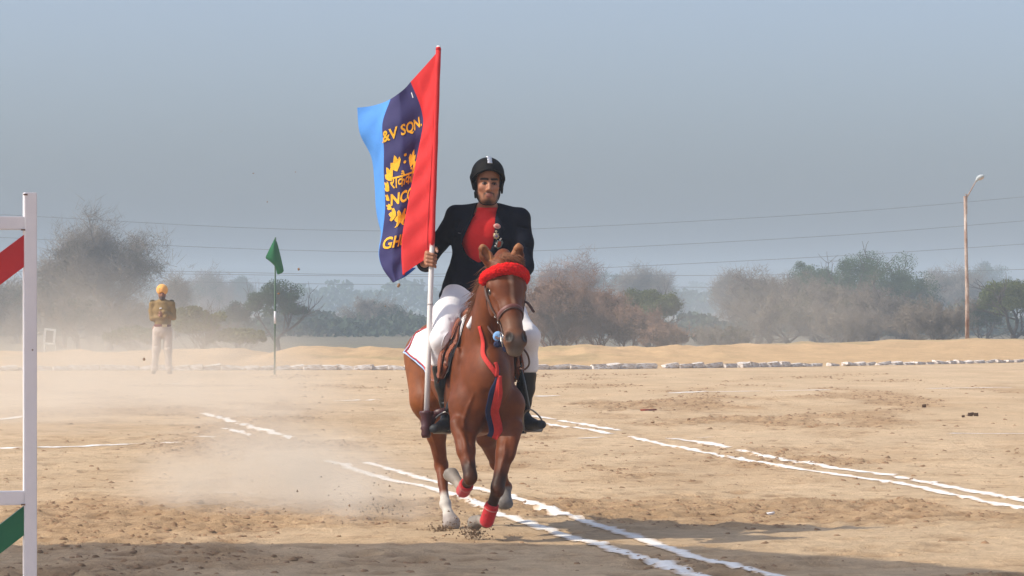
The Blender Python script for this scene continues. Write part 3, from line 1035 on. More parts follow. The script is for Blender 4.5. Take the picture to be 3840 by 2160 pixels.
# ------------------------------------------------------------------ power lines
M_wire = mat('wire_aluminium', (0.16, 0.16, 0.17), 0.6)
for i, (pts, lab, Y) in enumerate([
    ([(-500, 775), (140, 812), (900, 853), (1500, 866), (2080, 855), (3100, 800), (3840, 738), (4300, 692)], 'topmost power line across the sky', 250),
    ([(-500, 862), (140, 897), (900, 932), (1500, 945), (2080, 938), (3100, 885), (3840, 828), (4300, 788)], 'second power line from the top', 250),
    ([(-500, 990), (140, 1006), (900, 1022), (1500, 1030), (2080, 1012), (3100, 962), (3840, 915), (4300, 880)], 'third power line from the top', 256),
    ([(-500, 1003), (140, 1020), (900, 1030), (1500, 1036), (2080, 1036), (3100, 1028), (3840, 1010), (4300, 995)], 'fourth power line from the top', 262),
    ([(-500, 1028), (140, 1045), (900, 1060), (1500, 1068), (2080, 1072), (2700, 1078), (3840, 1090), (4300, 1092)], 'lowest power line above the trees', 268)]):
    c = catmull([P(u, v, Y) for u, v in pts], 60)
    mb = MB(); mb.tube(c, 0.019, n=5)
    tag(mb.build('power_line', M_wire), lab, 'power line', 'power lines')

# ------------------------------------------------------------------ lamp post on the bank
M_rust = mat('rusty_steel', (0.26, 0.13, 0.075), 0.8, 0.25, 6.0, color2=(0.46, 0.38, 0.32), stretch=(1, 1, 0.35))
M_lampwhite = mat('lamp_enamel', (0.40, 0.44, 0.45), 0.5)
M_lampglass = mat('lamp_glass', (0.50, 0.40, 0.32), 0.3)
LY = 100.0
lp = P(3627, 1292, LY)
lamp = empty('lamp_post', tuple(lp))
tag(lamp, 'tall rusty lamp post with one angled arm on the bank', 'lamp post')
px1 = LY / F_PX
mb = MB()
topz = P(3627, 735, LY)[2]
mb.tube([lp + [0, 0, -0.4], lp + [0, 0, 1.5], [lp[0] - 3 * px1, LY, 2.6], [lp[0] - 8 * px1, LY, topz]], [0.066, 0.062, 0.05, 0.045], n=10)
mb.build('pole', M_rust, lamp)
mb = MB()
jt = np.array([lp[0] - 8 * px1, LY, topz - 0.05])
mb.tube([jt + [0.0, 0, 0.1], jt + [0.05, 0, 0.1], jt + [0.05, 0, -0.5], jt + [0, 0, -0.5]], 0.022, n=6)
mb.build('clamp', M_rust, lamp)
hd = P(3662, 676, LY)
mb = MB(); mb.tube([jt + [0.05, 0, 0], hd], [0.020, 0.018], n=8)
mb.build('arm', M_rust, lamp)
sd_ = Sdf(hd - 0.4, hd + 0.5, 0.018)
hc = P(3676, 664, LY)
ax = unit([0.86, -0.25, 0.34]); ay = unit(np.cross([0, 0, 1], ax)); az = np.cross(ax, ay)
sd_.ell(hc, (0.135, 0.09, 0.068), np.stack([ax, ay, az]), 0.0)
sd_.seg(hd, hc, 0.04, 0.06, 0.03)
v, q = sd_.mesh()
mesh_from('lamp_head', v, q, M_lampwhite, lamp)
sd_ = Sdf(hd - 0.4, hd + 0.5, 0.018)
sd_.ell(hc - az * 0.035, (0.110, 0.074, 0.058), np.stack([ax, ay, az]), 0.0)
v, q = sd_.mesh()
mesh_from('lens', v, q, M_lampglass, lamp)

# ------------------------------------------------------------------ framed board at the left
M_boardw = mat('board_frame', (0.62, 0.62, 0.58), 0.8, 0.15)
M_boardg = mat('board_face', (0.16, 0.15, 0.13), 0.8, 0.3, 2.0)
bY = 108.0
bc = P(186, 1262, bY); k = bY / F_PX
brd = empty('notice_board', (bc[0], bc[1], bc[2] - 0.5))
tag(brd, 'small white framed board standing on the bank by the post', 'board')
W_, H_ = 44 * k, 60 * k
R_ = Matrix.Rotation(0.10, 3, 'Y')
mb = MB()
for lo, hi in (((-W_ / 2, -0.03, H_ / 2 - 0.07), (W_ / 2, 0.03, H_ / 2)), ((-W_ / 2, -0.03, -H_ / 2), (W_ / 2, 0.03, -H_ / 2 + 0.07)),
               ((-W_ / 2, -0.028, -H_ / 2 + 0.07), (-W_ / 2 + 0.07, 0.028, H_ / 2 - 0.07)), ((W_ / 2 - 0.07, -0.028, -H_ / 2 + 0.07), (W_ / 2, 0.028, H_ / 2 - 0.07))):
    mb.box(lo, hi, R_, bc)
mb.build('frame', M_boardw, brd, False)
mb = MB(); mb.box((-W_ / 2 + 0.07, -0.012, -H_ / 2 + 0.07), (W_ / 2 - 0.07, 0.012, H_ / 2 - 0.07), R_, bc)
mb.build('panel', M_boardg, brd, False)
mb = MB()
for sx in (-1, 1):
    mb = MB(); mb.tube([bc + [sx * W_ * 0.46, 0.05, -H_ / 2 + 0.02], bc + [sx * W_ * 0.46, 0.05, -H_ / 2 - 0.55]], 0.02, n=6)
    mb.build('leg', M_boardw, brd)

# ------------------------------------------------------------------ the horse
H0 = np.array([-0.235, 20.55, 0.0])                 # ground point under the withers
HF = unit([0.187, -0.982, 0.0])                     # the way the horse is heading
HS = np.array([HF[1], -HF[0], 0.0])                 # towards the horse's right (left in the picture)
UP = np.array([0, 0, 1.0])


def H(f, s, z): return H0 + HF * f + HS * s + UP * z


horse_lo = np.array([-0.95, 19.15, -0.03]); horse_hi = np.array([0.36, 22.15, 1.98])
hz = Sdf(horse_lo, horse_hi, 0.0085)

# trunk
TR = [(-1.03, 1.09, .125, .17), (-0.90, 1.085, .215, .235), (-0.72, 1.07, .245, .255), (-0.50, 1.05, .235, .250), (-0.22, 1.02, .232, .285),
      (0.02, 1.00, .188, .320), (0.22, 0.985, .160, .315), (0.38, 0.985, .150, .265), (0.47, 1.0, .125, .19)]
for a, b in zip(TR[:-1], TR[1:]):
    hz.seg(H(a[0], 0, a[1]), H(b[0], 0, b[1]), a[3], b[3], 0.05, HS, a[2] / a[3], b[2] / b[3])
hz.ell(H(0.02, 0, 1.27), (0.26, 0.07, 0.13), np.stack([HF, HS, UP]), 0.08)      # withers
for sgn in (1, -1):
    hz.ell(H(0.28, sgn * 0.098, 0.93), (0.19, 0.086, 0.24), np.stack([HF, HS, UP]), 0.05)     # shoulder blade
    hz.ell(H(0.40, sgn * 0.108, 0.83), (0.12, 0.088, 0.14), np.stack([HF, HS, UP]), 0.05)     # point of shoulder
    hz.ell(H(0.455, sgn * 0.065, 0.83), (0.085, 0.065, 0.14), np.stack([HF, HS, UP]), 0.03)   # breast muscle
    hz.ell(H(-0.80, sgn * 0.14, 1.06), (0.20, 0.12, 0.25), np.stack([HF, HS, UP]), 0.06)      # buttock
    hz.ell(H(-0.58, sgn * 0.215, 1.19), (0.07, 0.04, 0.06), np.stack([HF, HS, UP]), 0.06)     # point of hip
hz.seg(H(0.525, 0, 0.93), H(0.50, 0, 0.74), 0.010, 0.014, 0.03, cut=True)            # groove of the breast
hz.seg(H(0.36, 0, 0.72), H(0.1, 0, 0.70), 0.07, 0.08, 0.06)                           # breastbone

# neck
POLL = P(1889, 985, 19.80)
neck = [H(0.10, 0, 1.10), H(0.26, 0, 1.17), H(0.40, -0.01, 1.31), H(0.54, -0.015, 1.47), POLL + np.array([-0.01, 0.10, -0.06])]
nrad = [0.285, 0.235, 0.185, 0.150, 0.118]
nf = [0.54, 0.52, 0.54, 0.58, 0.64]
for i in range(4):
    hz.seg(neck[i], neck[i + 1], nrad[i], nrad[i + 1], 0.06, HS, nf[i], nf[i + 1])
hz.seg(H(0.30, 0, 1.36), POLL + np.array([0, 0.09, 0.045]), 0.05, 0.040, 0.05)              # crest

# head frame
MUZ = P(1938, 1283, 19.52)
hd_ = unit(MUZ - POLL)                                # down the face
yaw = math.radians(17)
hl = unit(np.array([-math.cos(yaw), -math.sin(yaw), 0.04]))
hl = unit(hl - hd_ * (hl @ hd_))                      # towards the horse's right (left in the picture)
hn = np.cross(hd_, hl)
if hn[1] > 0: hn = -hn                                # out of the forehead, to the camera
HL_ = np.linalg.norm(MUZ - POLL)


def HD(t, l, n): return POLL + hd_ * (t * HL_) + hl * l + hn * n


hz.seg(HD(0.04, 0, -0.03), HD(0.30, 0, -0.045), 0.088, 0.100, 0.04, hl, 1.00, 1.12)    # skull
hz.seg(HD(0.28, 0, -0.045), HD(0.62, 0, -0.030), 0.098, 0.068, 0.04, hl, 1.10, 0.95)
hz.seg(HD(0.60, 0, -0.030), HD(0.93, 0, -0.022), 0.068, 0.056, 0.03, hl, 0.95, 1.02)   # nose
hz.ell(HD(0.97, 0, -0.030), (0.055, 0.070, 0.055), np.stack([hd_, hl, hn]), 0.03)       # muzzle
hz.ell(HD(1.045, 0, -0.060), (0.036, 0.050, 0.036), np.stack([hd_, hl, hn]), 0.022)     # lower lip
hz.seg(HD(0.30, 0, -0.125), HD(0.92, 0, -0.070), 0.066, 0.034, 0.03, hl, 0.70, 1.0)     # jaw
for sgn in (1, -1):
    hz.ell(HD(0.38, sgn * 0.066, -0.105), (0.105, 0.030, 0.082), np.stack([hd_, hl, hn]), 0.025)   # cheek
    hz.seg(HD(0.38, sgn * 0.092, -0.035), HD(0.62, sgn * 0.060, -0.036), 0.014, 0.011, 0.03)     # cheek ridge
    hz.ell(HD(0.285, sgn * 0.104, -0.014), (0.042, 0.020, 0.026), np.stack([hd_, hl, hn]), 0.022)  # brow over the eye
    hz.ell(HD(0.345, sgn * 0.112, -0.028), (0.022, 0.015, 0.017), np.stack([hd_, hl, hn]), 0.006, cut=True)
    hz.ell(HD(0.945, sgn * 0.046, 0.006), (0.042, 0.024, 0.030), np.stack([hd_, hl, hn]), 0.018)    # nostril rim
    hz.ell(HD(0.955, sgn * 0.054, 0.024), (0.035, 0.018, 0.027), np.stack([hd_, unit(hl + sgn * 0.5 * hn), unit(hn - sgn * 0.5 * hl)]), 0.008, cut=True)
    # ear: a cupped leaf
    eb = HD(0.03, sgn * 0.070, -0.030)
    et = P(1808 if sgn > 0 else 1945, 916 if sgn > 0 else 912, 19.80)
    em = (eb + et) / 2 + hl * sgn * 0.006
    hz.chain([eb, em, (em + et * 2) / 3 + hl * sgn * 0.003, et], [0.029, 0.034, 0.024, 0.005], 0.012, hl, [1.0, 1.2, 1.15, 0.8])
    out_ = unit(hn * 0.95 + hl * sgn * 0.25)
    hz.chain([eb + (em - eb) * 0.5 + out_ * 0.022, em + out_ * 0.024, et + (em - et) * 0.35 + out_ * 0.012], [0.012, 0.021, 0.007], 0.006, cut=True)
hz.seg(HD(1.012, 0.05, -0.035), HD(1.012, -0.05, -0.035), 0.005, 0.005, 0.010, cut=True)        # mouth line

# legs --------------------------------------------------------------
FR = dict(sh=P(1747, 1520, 20.17), el=P(1742, 1600, 20.12), mid=P(1748, 1690, 19.98), kn=P(1764, 1790, 19.86), fe=P(1736, 1842, 20.085), pa=P(1712, 1802, 20.16), ho=P(1690, 1778, 20.215))
FL = dict(sh=P(1905, 1520, 20.17), el=P(1905, 1605, 20.15), mid=P(1893, 1700, 20.02), kn=P(1866, 1832, 19.92), fe=P(1824, 1958, 20.02), pa=P(1800, 1950, 20.10), ho=P(1780, 1962, 20.145))
HR = dict(hip=H(-0.78, 0.15, 1.10), st=P(1612, 1500, 21.08), ga=P(1636, 1630, 21.25), hk=P(1655, 1745, 21.36), ca=P(1661, 1815, 21.25), fe=P(1670, 1890, 21.13), pa=P(1681, 1928, 21.08), ho=P(1692, 1961, 21.05))
HL2 = dict(hip=H(-0.78, -0.15, 1.10), st=P(1792, 1520, 21.10), ga=P(1822, 1640, 21.30), hk=P(1862, 1735, 21.50), ca=P(1885, 1785, 21.60), fe=P(1899, 1826, 21.68), pa=P(1897, 1858, 21.66), ho=P(1892, 1884, 21.64))
for L in (FR, FL):
    hz.seg(L['sh'], L['el'], 0.105, 0.078, 0.06)
    hz.seg(L['el'], L['mid'], 0.078, 0.052, 0.04)
    hz.seg(L['mid'], L['kn'], 0.052, 0.038, 0.03)
    d = unit(L['kn'] - L['mid'])
    hz.ell(L['kn'], (0.040, 0.044, 0.056), np.stack([np.array([1, 0, 0]), unit(np.cross(d, [1, 0, 0])), d]), 0.02)
    hz.seg(L['kn'], L['fe'], 0.035, 0.028, 0.015)
    hz.ell(L['fe'], (0.036, 0.038, 0.036), None, 0.02)
    hz.seg(L['fe'], L['pa'], 0.030, 0.030, 0.015)
    hz.seg(L['pa'], L['ho'], 0.034, 0.049, 0.008)
# muscle on the forearms
hz.seg(P(1715, 1590, 20.05), P(1737, 1690, 19.95), 0.045, 0.030, 0.03)
hz.seg(P(1935, 1600, 20.08), P(1912, 1710, 19.98), 0.045, 0.028, 0.03)
for L, sgn in ((HR, 1), (HL2, -1)):
    hz.seg(L['hip'], L['st'], 0.17, 0.125, 0.06)
    hz.seg(L['st'], L['ga'], 0.112, 0.060, 0.05)
    hz.seg(L['ga'], L['hk'], 0.058, 0.040, 0.035)
    hz.ell(L['hk'], (0.042, 0.050, 0.052), None, 0.02)
    hz.seg(L['hk'] + np.array([0, 0.045, 0.03]), L['ga'] + np.array([0, 0.06, 0.0]), 0.020, 0.020, 0.03)
    hz.seg(L['hk'], L['ca'], 0.040, 0.031, 0.02)
    hz.seg(L['ca'], L['fe'], 0.030, 0.029, 0.015)
    hz.ell(L['fe'], (0.037, 0.040, 0.036), None, 0.02)
    hz.seg(L['fe'], L['pa'], 0.031, 0.032, 0.015)
    hz.seg(L['pa'], L['ho'], 0.036, 0.060, 0.008)
def sole(L, d, cut_at):
    """Cut the hoof flat at its sole."""
    hz.flat(L['ho'] + d * cut_at, d, 0.10)


sole(FR, unit(unit(FR['ho'] - FR['pa']) + np.array([0, 0.5, 0.4])), 0.012)
sole(FL, unit(unit(FL['ho'] - FL['pa']) + np.array([-0.2, 0.7, -0.1])), 0.014)
sole(HL2, unit(np.array([0.0, 0.45, -1])), 0.030)
sole(HR, np.array([0, 0, -1.0]), HR['ho'][2] - 0.010)
# muscle lines: throat groove, shoulder edge, triceps, forearm tendons, stifle fold
for sgn in (1, -1):
    hz.chain([H(0.30, sgn * 0.165, 1.26), H(0.40, sgn * 0.180, 1.08), H(0.47, sgn * 0.178, 0.95)], [0.010, 0.012, 0.010], 0.045, cut=True)
    hz.chain([H(0.16, sgn * 0.212, 1.05), H(0.20, sgn * 0.212, 0.86), H(0.30, sgn * 0.205, 0.74)], [0.010, 0.014, 0.012], 0.045, cut=True)
for a_, b_ in ((P(1752, 1640, 19.93), P(1764, 1745, 19.83)), (P(1722, 1640, 19.95), P(1742, 1740, 19.86)), (P(1893, 1660, 19.95), P(1872, 1780, 19.88)), (P(1925, 1650, 19.98), P(1900, 1750, 19.92)), (P(1630, 1650, 21.15), P(1650, 1725, 21.27))):
    hz.seg(a_, b_, 0.006, 0.005, 0.022, cut=True)
hz.seg(P(1822, 1480, 19.9), P(1795, 1600, 19.93), 0.010, 0.012, 0.05, cut=True)
hz.seg(P(1790, 1540, 19.95), P(1770, 1610, 20.0), 0.010, 0.010, 0.04, cut=True)
# veins standing out on the face, shoulder, forearms and gaskin
def vein(pts, r=0.0045):
    p_ = hz.project(catmull(pts, 14), 0.001)
    hz.chain(list(p_), [r] * 14, 0.012)


vein([HD(0.42, 0.105, -0.06), HD(0.52, 0.09, -0.045), HD(0.60, 0.08, -0.035), HD(0.72, 0.065, -0.03)])
vein([HD(0.40, 0.09, -0.01), HD(0.50, 0.075, 0.0), HD(0.62, 0.06, 0.0)])
vein([P(1728, 1600, 19.95), P(1740, 1660, 19.9), P(1737, 1720, 19.86)])
vein([P(1755, 1610, 19.95), P(1757, 1670, 19.9), P(1766, 1740, 19.84)])
vein([P(1880, 1620, 19.95), P(1888, 1690, 19.92), P(1872, 1770, 19.88)])
vein([P(1760, 1480, 19.95), P(1745, 1540, 19.98), P(1742, 1600, 20.0)])
vein([P(1590, 1400, 21.0), P(1600, 1460, 21.0), P(1592, 1530, 21.0)], 0.006)
vein([P(1612, 1590, 21.15), P(1630, 1650, 21.2), P(1646, 1710, 21.28)])
for sgn in (1, -1):
    hz.ell(H(0.30, sgn * 0.165, 1.03), (0.06, 0.02, 0.16), np.stack([unit(HF - UP * 0.4), HS, unit(UP + HF * 0.4)]), 0.05)
    hz.ell(H(0.12, sgn * 0.190, 0.88), (0.10, 0.025, 0.12), np.stack([HF, HS, UP]), 0.05)
hv, hq = hz.mesh()
hv = relax(hv, hq, 2, 0.45)

# coat colours: chestnut, darker knees and breast, pale socks, mealy muzzle
chest = np.array([0.138, 0.035, 0.0088])
dark = np.array([0.050, 0.018, 0.009])
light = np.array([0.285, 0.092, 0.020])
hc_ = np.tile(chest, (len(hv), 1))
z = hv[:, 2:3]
hc_ = paint(hc_, hv, H(-0.95, 0.25, 1.2), H(-0.7, 0.3, 0.75), 0.22, light, 0.18, 0.7)  # hindquarter on the sun side painted lighter, as sunlight on the flank
hc_ = paint(hc_, hv, H(-0.4, 0, 0.72), H(0.3, 0, 0.68), 0.12, light, 0.10, 0.5)
for L in (FR, FL):
    hc_ = paint(hc_, hv, L['kn'] + unit(L['mid'] - L['kn']) * 0.03, L['fe'], 0.075, dark * 0.75, 0.035)
    hc_ = paint(hc_, hv, L['pa'], L['ho'], 0.085, (0.30, 0.26, 0.21), 0.02)
    hc_ = paint(hc_, hv, L['pa'] * 0.4 + L['ho'] * 0.6, L['ho'] + unit(L['ho'] - L['pa']) * 0.05, 0.065, (0.23, 0.20, 0.17), 0.012)
hc_ = paint(hc_, hv, HR['fe'] + UP * -0.005, HR['ho'], 0.085, (0.50, 0.46, 0.41), 0.03)
hc_ = paint(hc_, hv, HR['ho'] + UP * -0.012, HR['ho'] + UP * -0.05, 0.075, (0.34, 0.29, 0.26), 0.012)
hc_ = paint(hc_, hv, HL2['pa'] + UP * -0.01, HL2['ho'], 0.075, (0.20, 0.18, 0.165), 0.012)
hc_ = paint(hc_, hv, HD(0.80, 0, -0.04), HD(1.05, 0, -0.06), 0.075, (0.175, 0.105, 0.065), 0.05, 0.85)
hc_ = paint(hc_, hv, HD(1.0, 0, 0.0), HD(1.03, 0, -0.02), 0.045, (0.13, 0.095, 0.075), 0.03, 0.9)
hc_ = paint(hc_, hv, HD(1.06, 0, -0.07), HD(1.08, 0, -0.06), 0.045, (0.22, 0.165, 0.125), 0.02, 0.7)
for sgn in (1, -1):
    hc_ = paint(hc_, hv, HD(0.957, sgn * 0.054, 0.024), HD(0.967, sgn * 0.052, 0.03), 0.032, (0.022, 0.016, 0.013), 0.010)
    hc_ = paint(hc_, hv, HD(0.345, sgn * 0.110, -0.028), HD(0.345, sgn * 0.12, -0.028), 0.028, (0.05, 0.024, 0.014), 0.010)
    et = P(1808 if sgn > 0 else 1945, 916 if sgn > 0 else 912, 19.80)
    hc_ = paint(hc_, hv, HD(-0.03, sgn * 0.062, -0.01), et, 0.028, (0.36, 0.16, 0.065), 0.014, 0.85)
# narrow white mark down the face
hc_ = paint(hc_, hv, HD(0.21, -0.004, 0.055), HD(0.30, -0.004, 0.06), 0.014, (0.45, 0.28, 0.19), 0.012, 0.6)
hc_ = paint(hc_, hv, HD(0.30, -0.004, 0.055), HD(0.56, -0.004, 0.04), 0.011, (0.45, 0.28, 0.19), 0.010, 0.5)
# veins and patches of sweat
nzv = np.array([mnoise.fractal(Vector(p * 5.0), 1.0, 2.0, 3) for p in hv[::1]])[:, None] if len(hv) < 400000 else 0
hc_ = hc_ * (1 + 0.16 * nzv)
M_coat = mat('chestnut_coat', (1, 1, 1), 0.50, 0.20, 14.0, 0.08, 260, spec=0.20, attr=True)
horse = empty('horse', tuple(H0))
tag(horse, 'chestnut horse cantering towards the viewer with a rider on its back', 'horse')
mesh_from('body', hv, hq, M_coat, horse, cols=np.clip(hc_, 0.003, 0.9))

# eyes
M_eye = mat('horse_eye', (0.012, 0.008, 0.006), 0.08, spec=0.6)
for sgn in (1, -1):
    e = Sdf(HD(0.345, sgn * 0.100, -0.028) - 0.04, HD(0.345, sgn * 0.100, -0.028) + 0.04, 0.003)
    e.ell(HD(0.345, sgn * 0.097, -0.028), (0.022, 0.019, 0.017), np.stack([hd_, hl, hn]), 0.0)
    v, q = e.mesh()
    mesh_from('eye', v, q, M_eye, horse)


# hair: bundles of tapering locks
def locks(name, starts, dirs, lens, width, mat_, parent, seed, sag=0.0, seg=5, wav=0.25):
    r = np.random.default_rng(seed)
    mb = MB()
    for p, d, L in zip(starts, dirs, lens):
        pts = [np.asarray(p, float)]; dd = unit(d)
        for i in range(seg):
            dd = unit(dd + r.normal(size=3) * wav * 0.3 + np.array([0, 0, -sag]))
            pts.append(pts[-1] + dd * L / seg)
        mb.tube(pts, [width * (1 - 0.85 * i / seg) * r.uniform(0.7, 1.2) for i in range(seg + 1)], n=4, caps=False)
    return mb.build(name, mat_, parent)


M_mane = mat('chestnut_mane', (0.180, 0.062, 0.022), 0.55, 0.35, 40.0, spec=0.3)
r_ = np.random.default_rng(44)
# forelock swept over the poll between the ears
st, di, le = [], [], []
for i in range(520):
    l = r_.uniform(-0.058, 0.05)
    st.append(hz.project(HD(-0.08 + r_.uniform(0, 0.10), l, 0.0 + r_.uniform(-0.03, 0.05))[None], -0.004)[0])
    di.append(hl * (-1.1 + r_.normal() * 0.25) + hn * 0.7 + hd_ * 0.35 + UP * 0.55); le.append(r_.uniform(0.04, 0.085))
locks('forelock', st, di, le, 0.0036, M_mane, horse, 1, sag=0.30)
# mane blown out to the right side of the neck (left in the picture)
st, di, le = [], [], []
crest = catmull([H(0.30, 0.0, 1.395), H(0.44, 0.01, 1.52), POLL + np.array([-0.02, 0.12, 0.045])], 60)
for i in range(800):
    c = crest[r_.integers(0, 60)]
    st.append(c + HS * r_.uniform(0, 0.03) + UP * r_.uniform(-0.02, 0.01))
    k_ = (r_.integers(0, 7) + 0.5) / 7
    st[-1] = st[-1] * 0.45 + (crest[int(k_ * 59)] + HS * 0.012) * 0.55
    di.append(HS * 0.8 + HF * -0.35 + UP * (-0.75 + 0.5 * math.sin(k_ * 23)) + r_.normal(size=3) * 0.16); le.append(r_.uniform(0.06, 0.16))
locks('mane', st, di, le, 0.0027, M_mane, horse, 2, sag=0.14)
M_tape = mat('white_tape', (0.72, 0.70, 0.70), 0.8)
for u_, v__ in ((1797, 1165), (1768, 1205)):
    c = P(u_, v__, 20.12); e = Sdf(c - 0.08, c + 0.08, 0.005)
    e.seg(c + np.array([0.012, 0, 0.028]), c - np.array([0.012, 0, 0.028]), 0.014, 0.019, 0.0)
    v, q = e.mesh(); mesh_from('mane_tape', v, q, M_tape, horse)
# tail streaming behind
st, di, le = [], [], []
for i in range(120):
    st.append(H(-1.10, r_.uniform(-0.03, 0.03), 1.16 + r_.uniform(-0.03, 0.03)))
    di.append(-HF * 1.2 + UP * 0.1 + r_.normal(size=3) * 0.10); le.append(r_.uniform(0.5, 0.75))
locks('tail', st, di, le, 0.007, M_mane, horse, 3, sag=0.28, seg=7)

# ------------------------------------------------------------------ leg wraps
M_wrap = mat('red_bandage', (0.52, 0.022, 0.028), 0.9, 0.15, 40, 0.3, 120, sheen=0.3)
M_wrapline = mat('bandage_stripe', (0.55, 0.20, 0.18), 0.9)
for L, lab in ((FR, 'red bandage on the raised folded foreleg'), (FL, 'red bandage on the straighter foreleg near the ground')):
    root = empty('leg_bandage', tuple(L['fe']))
    tag(root, lab, 'leg bandage', 'red leg bandages')
    a, b = L['kn'] * 0.55 + L['fe'] * 0.45, L['fe'] * 0.96 + L['kn'] * 0.04
    lo_, hi_ = np.minimum(a, b) - 0.1, np.maximum(a, b) + 0.1
    w = Sdf(lo_, hi_, 0.005)
    w.seg(a, b, 0.039, 0.043, 0.0)
    for i in range(5):
        c = a + (b - a) * (0.1 + 0.2 * i)
        w.seg(c - unit(b - a) * 0.012, c + unit(b - a) * 0.012, 0.0405, 0.0425, 0.004)
    w.half(a, -(b - a), 0.004)
    v, q = w.mesh()
    mesh_from('wrap', v, q, M_wrap, root)
    ring = []
    d = unit(b - a); s1 = unit(np.cross(d, [0, 0, 1.0])); s2 = np.cross(d, s1)
    c = a + (b - a) * 0.26
    for i in range(25):
        t = 2 * math.pi * i / 24
        ring.append(c + 0.0440 * (math.cos(t) * s1 + math.sin(t) * s2))
    ring = np.array(ring)
    ribbon('tie', ring, 0.007, M_wrapline, root, ring - c, 0.002)

# ------------------------------------------------------------------ bridle
M_leather = mat('brown_leather', (0.072, 0.030, 0.020), 0.45, 0.25, 30, spec=0.45)
M_leather2 = mat('red_brown_leather', (0.155, 0.052, 0.042), 0.5, 0.2, 30, spec=0.4)
M_steel = mat('bright_steel', (0.62, 0.60, 0.57), 0.25, metal=1.0)
M_dullsteel = mat('dull_steel', (0.30, 0.28, 0.26), 0.42, metal=0.9)
bridle = empty('bridle', tuple(HD(0.5, 0, 0)))
tag(bridle, 'brown leather bridle with noseband on the head of the horse', 'bridle')
# noseband over the nose
strap('noseband', hz, [HD(0.70, 0.075, -0.10), HD(0.665, 0.080, -0.05), HD(0.615, 0.060, 0.02), HD(0.592, 0.0, 0.05), HD(0.612, -0.060, 0.02), HD(0.655, -0.080, -0.05), HD(0.68, -0.075, -0.10)], 0.026, M_leather2, bridle, 0.005, 36, 0.004)
strap('noseband_edge', hz, [HD(0.725, 0.075, -0.10), HD(0.69, 0.080, -0.05), HD(0.642, 0.060, 0.02), HD(0.619, 0.0, 0.05), HD(0.639, -0.060, 0.02), HD(0.68, -0.080, -0.05), HD(0.705, -0.075, -0.10)], 0.009, M_leather, bridle, 0.006, 36, 0.003)
for sgn in (1, -1):
    strap('cheek_strap', hz, [HD(-0.02, sgn * 0.09, -0.06), HD(0.20, sgn * 0.11, -0.075), HD(0.42, sgn * 0.10, -0.08), HD(0.66, sgn * 0.08, -0.075), HD(0.86, sgn * 0.06, -0.065)], 0.018, M_leather, bridle, 0.006, 30, 0.0035)
    strap('noseband_hanger', hz, [HD(0.02, sgn * 0.09, -0.045), HD(0.22, sgn * 0.11, -0.055), HD(0.45, sgn * 0.10, -0.05), HD(0.65, sgn * 0.08, -0.05)], 0.013, M_leather, bridle, 0.005, 26, 0.003)
    strap('throat_strap', hz, [HD(0.0, sgn * 0.09, -0.075), HD(0.18, sgn * 0.11, -0.12), HD(0.36, sgn * 0.09, -0.18), HD(0.44, sgn * 0.02, -0.20)], 0.012, M_leather, bridle, 0.005, 22, 0.003)
    # buckles and bit ring
    for t in (0.60, 0.68):
        c = hz.project(np.array([HD(t, sgn * 0.085, -0.077)]), 0.010)[0]
        mb = MB(); ringp = [c + 0.012 * (math.cos(a) * hd_ + math.sin(a) * hn) for a in np.linspace(0, 2 * math.pi, 13)]
        mb.tube(ringp, 0.0026, n=5); mb.build('buckle', M_steel, bridle)
    c = hz.project(np.array([HD(0.885, sgn * 0.070, -0.060)]), 0.012)[0]
    mb = MB(); ringp = [c + 0.026 * (math.cos(a) * hd_ + math.sin(a) * hn) for a in np.linspace(0, 2 * math.pi, 21)]
    mb.tube(ringp, 0.0035, n=6); mb.build('bit_ring', M_steel, bridle)
    mb = MB(); mb.tube([c - hd_ * 0.05 - hn * 0.012, c + hd_ * 0.055 - hn * 0.012], 0.0035, n=6); mb.build('bit_cheek', M_steel, bridle)
    # rein from the bit ring back to the rider's hands
    hand = P(1868, 1092, 20.24)
    mid1 = P(1822, 1195, 20.05) if sgn > 0 else P(1962, 1240, 19.95)
    c2 = catmull([c, c * 0.6 + mid1 * 0.4 + UP * -0.04, mid1, hand], 26)
    nr = np.tile(HS * sgn + UP * 0.2, (26, 1))
    ribbon('rein', c2, 0.015, M_leather, bridle, nr, 0.0025)
# loose strap end flying out on the far cheek
c = hz.project(np.array([HD(0.42, -0.10, -0.05)]), 0.006)[0]
e1 = P(1982, 1140, 19.72); e2 = P(2003, 1172, 19.72)
ribbon('strap_end', catmull([c, e1, e2], 10), 0.017, M_leather, bridle, np.tile([0.3, -1, 0.3], (10, 1)), 0.0025)
# loop of rein hanging below the chin
ribbon('rein_loop', catmull([P(1955, 1300, 19.70), P(1978, 1330, 19.72), P(1984, 1365, 19.76), P(1968, 1385, 19.82), P(1950, 1380, 19.86)], 20), 0.013, M_leather, bridle, np.tile([0.4, -1, 0.1], (20, 1)), 0.0025)

# red fleece brow band
M_fleece = mat('red_fleece', (0.74, 0.016, 0.016), 1.0, 0.2, 90, 1.0, 130, spec=0.05)
fp = hz.project(catmull([HD(0.195, 0.130, -0.050), HD(0.185, 0.116, -0.01), HD(0.170, 0.06, 0.045), HD(0.165, 0.0, 0.055), HD(0.163, -0.06, 0.045), HD(0.168, -0.116, -0.01), HD(0.175, -0.130, -0.040)], 40), 0.016)
fs = Sdf(fp.min(0) - 0.06, fp.max(0) + 0.06, 0.004)
fr = 0.024 + 0.012 * np.sin(np.linspace(0, math.pi, 40)) ** 0.6
fs.chain(list(fp), list(fr), 0.004)
v, q = fs.mesh()
nn = np.array([mnoise.noise(Vector(p * 95)) for p in v]) * 0.004 + np.array([mnoise.noise(Vector(p * 45)) for p in v]) * 0.003
v = v + fs.grad(v) * nn[:, None]
bb = mesh_from('fleece_browband', v, q, M_fleece)
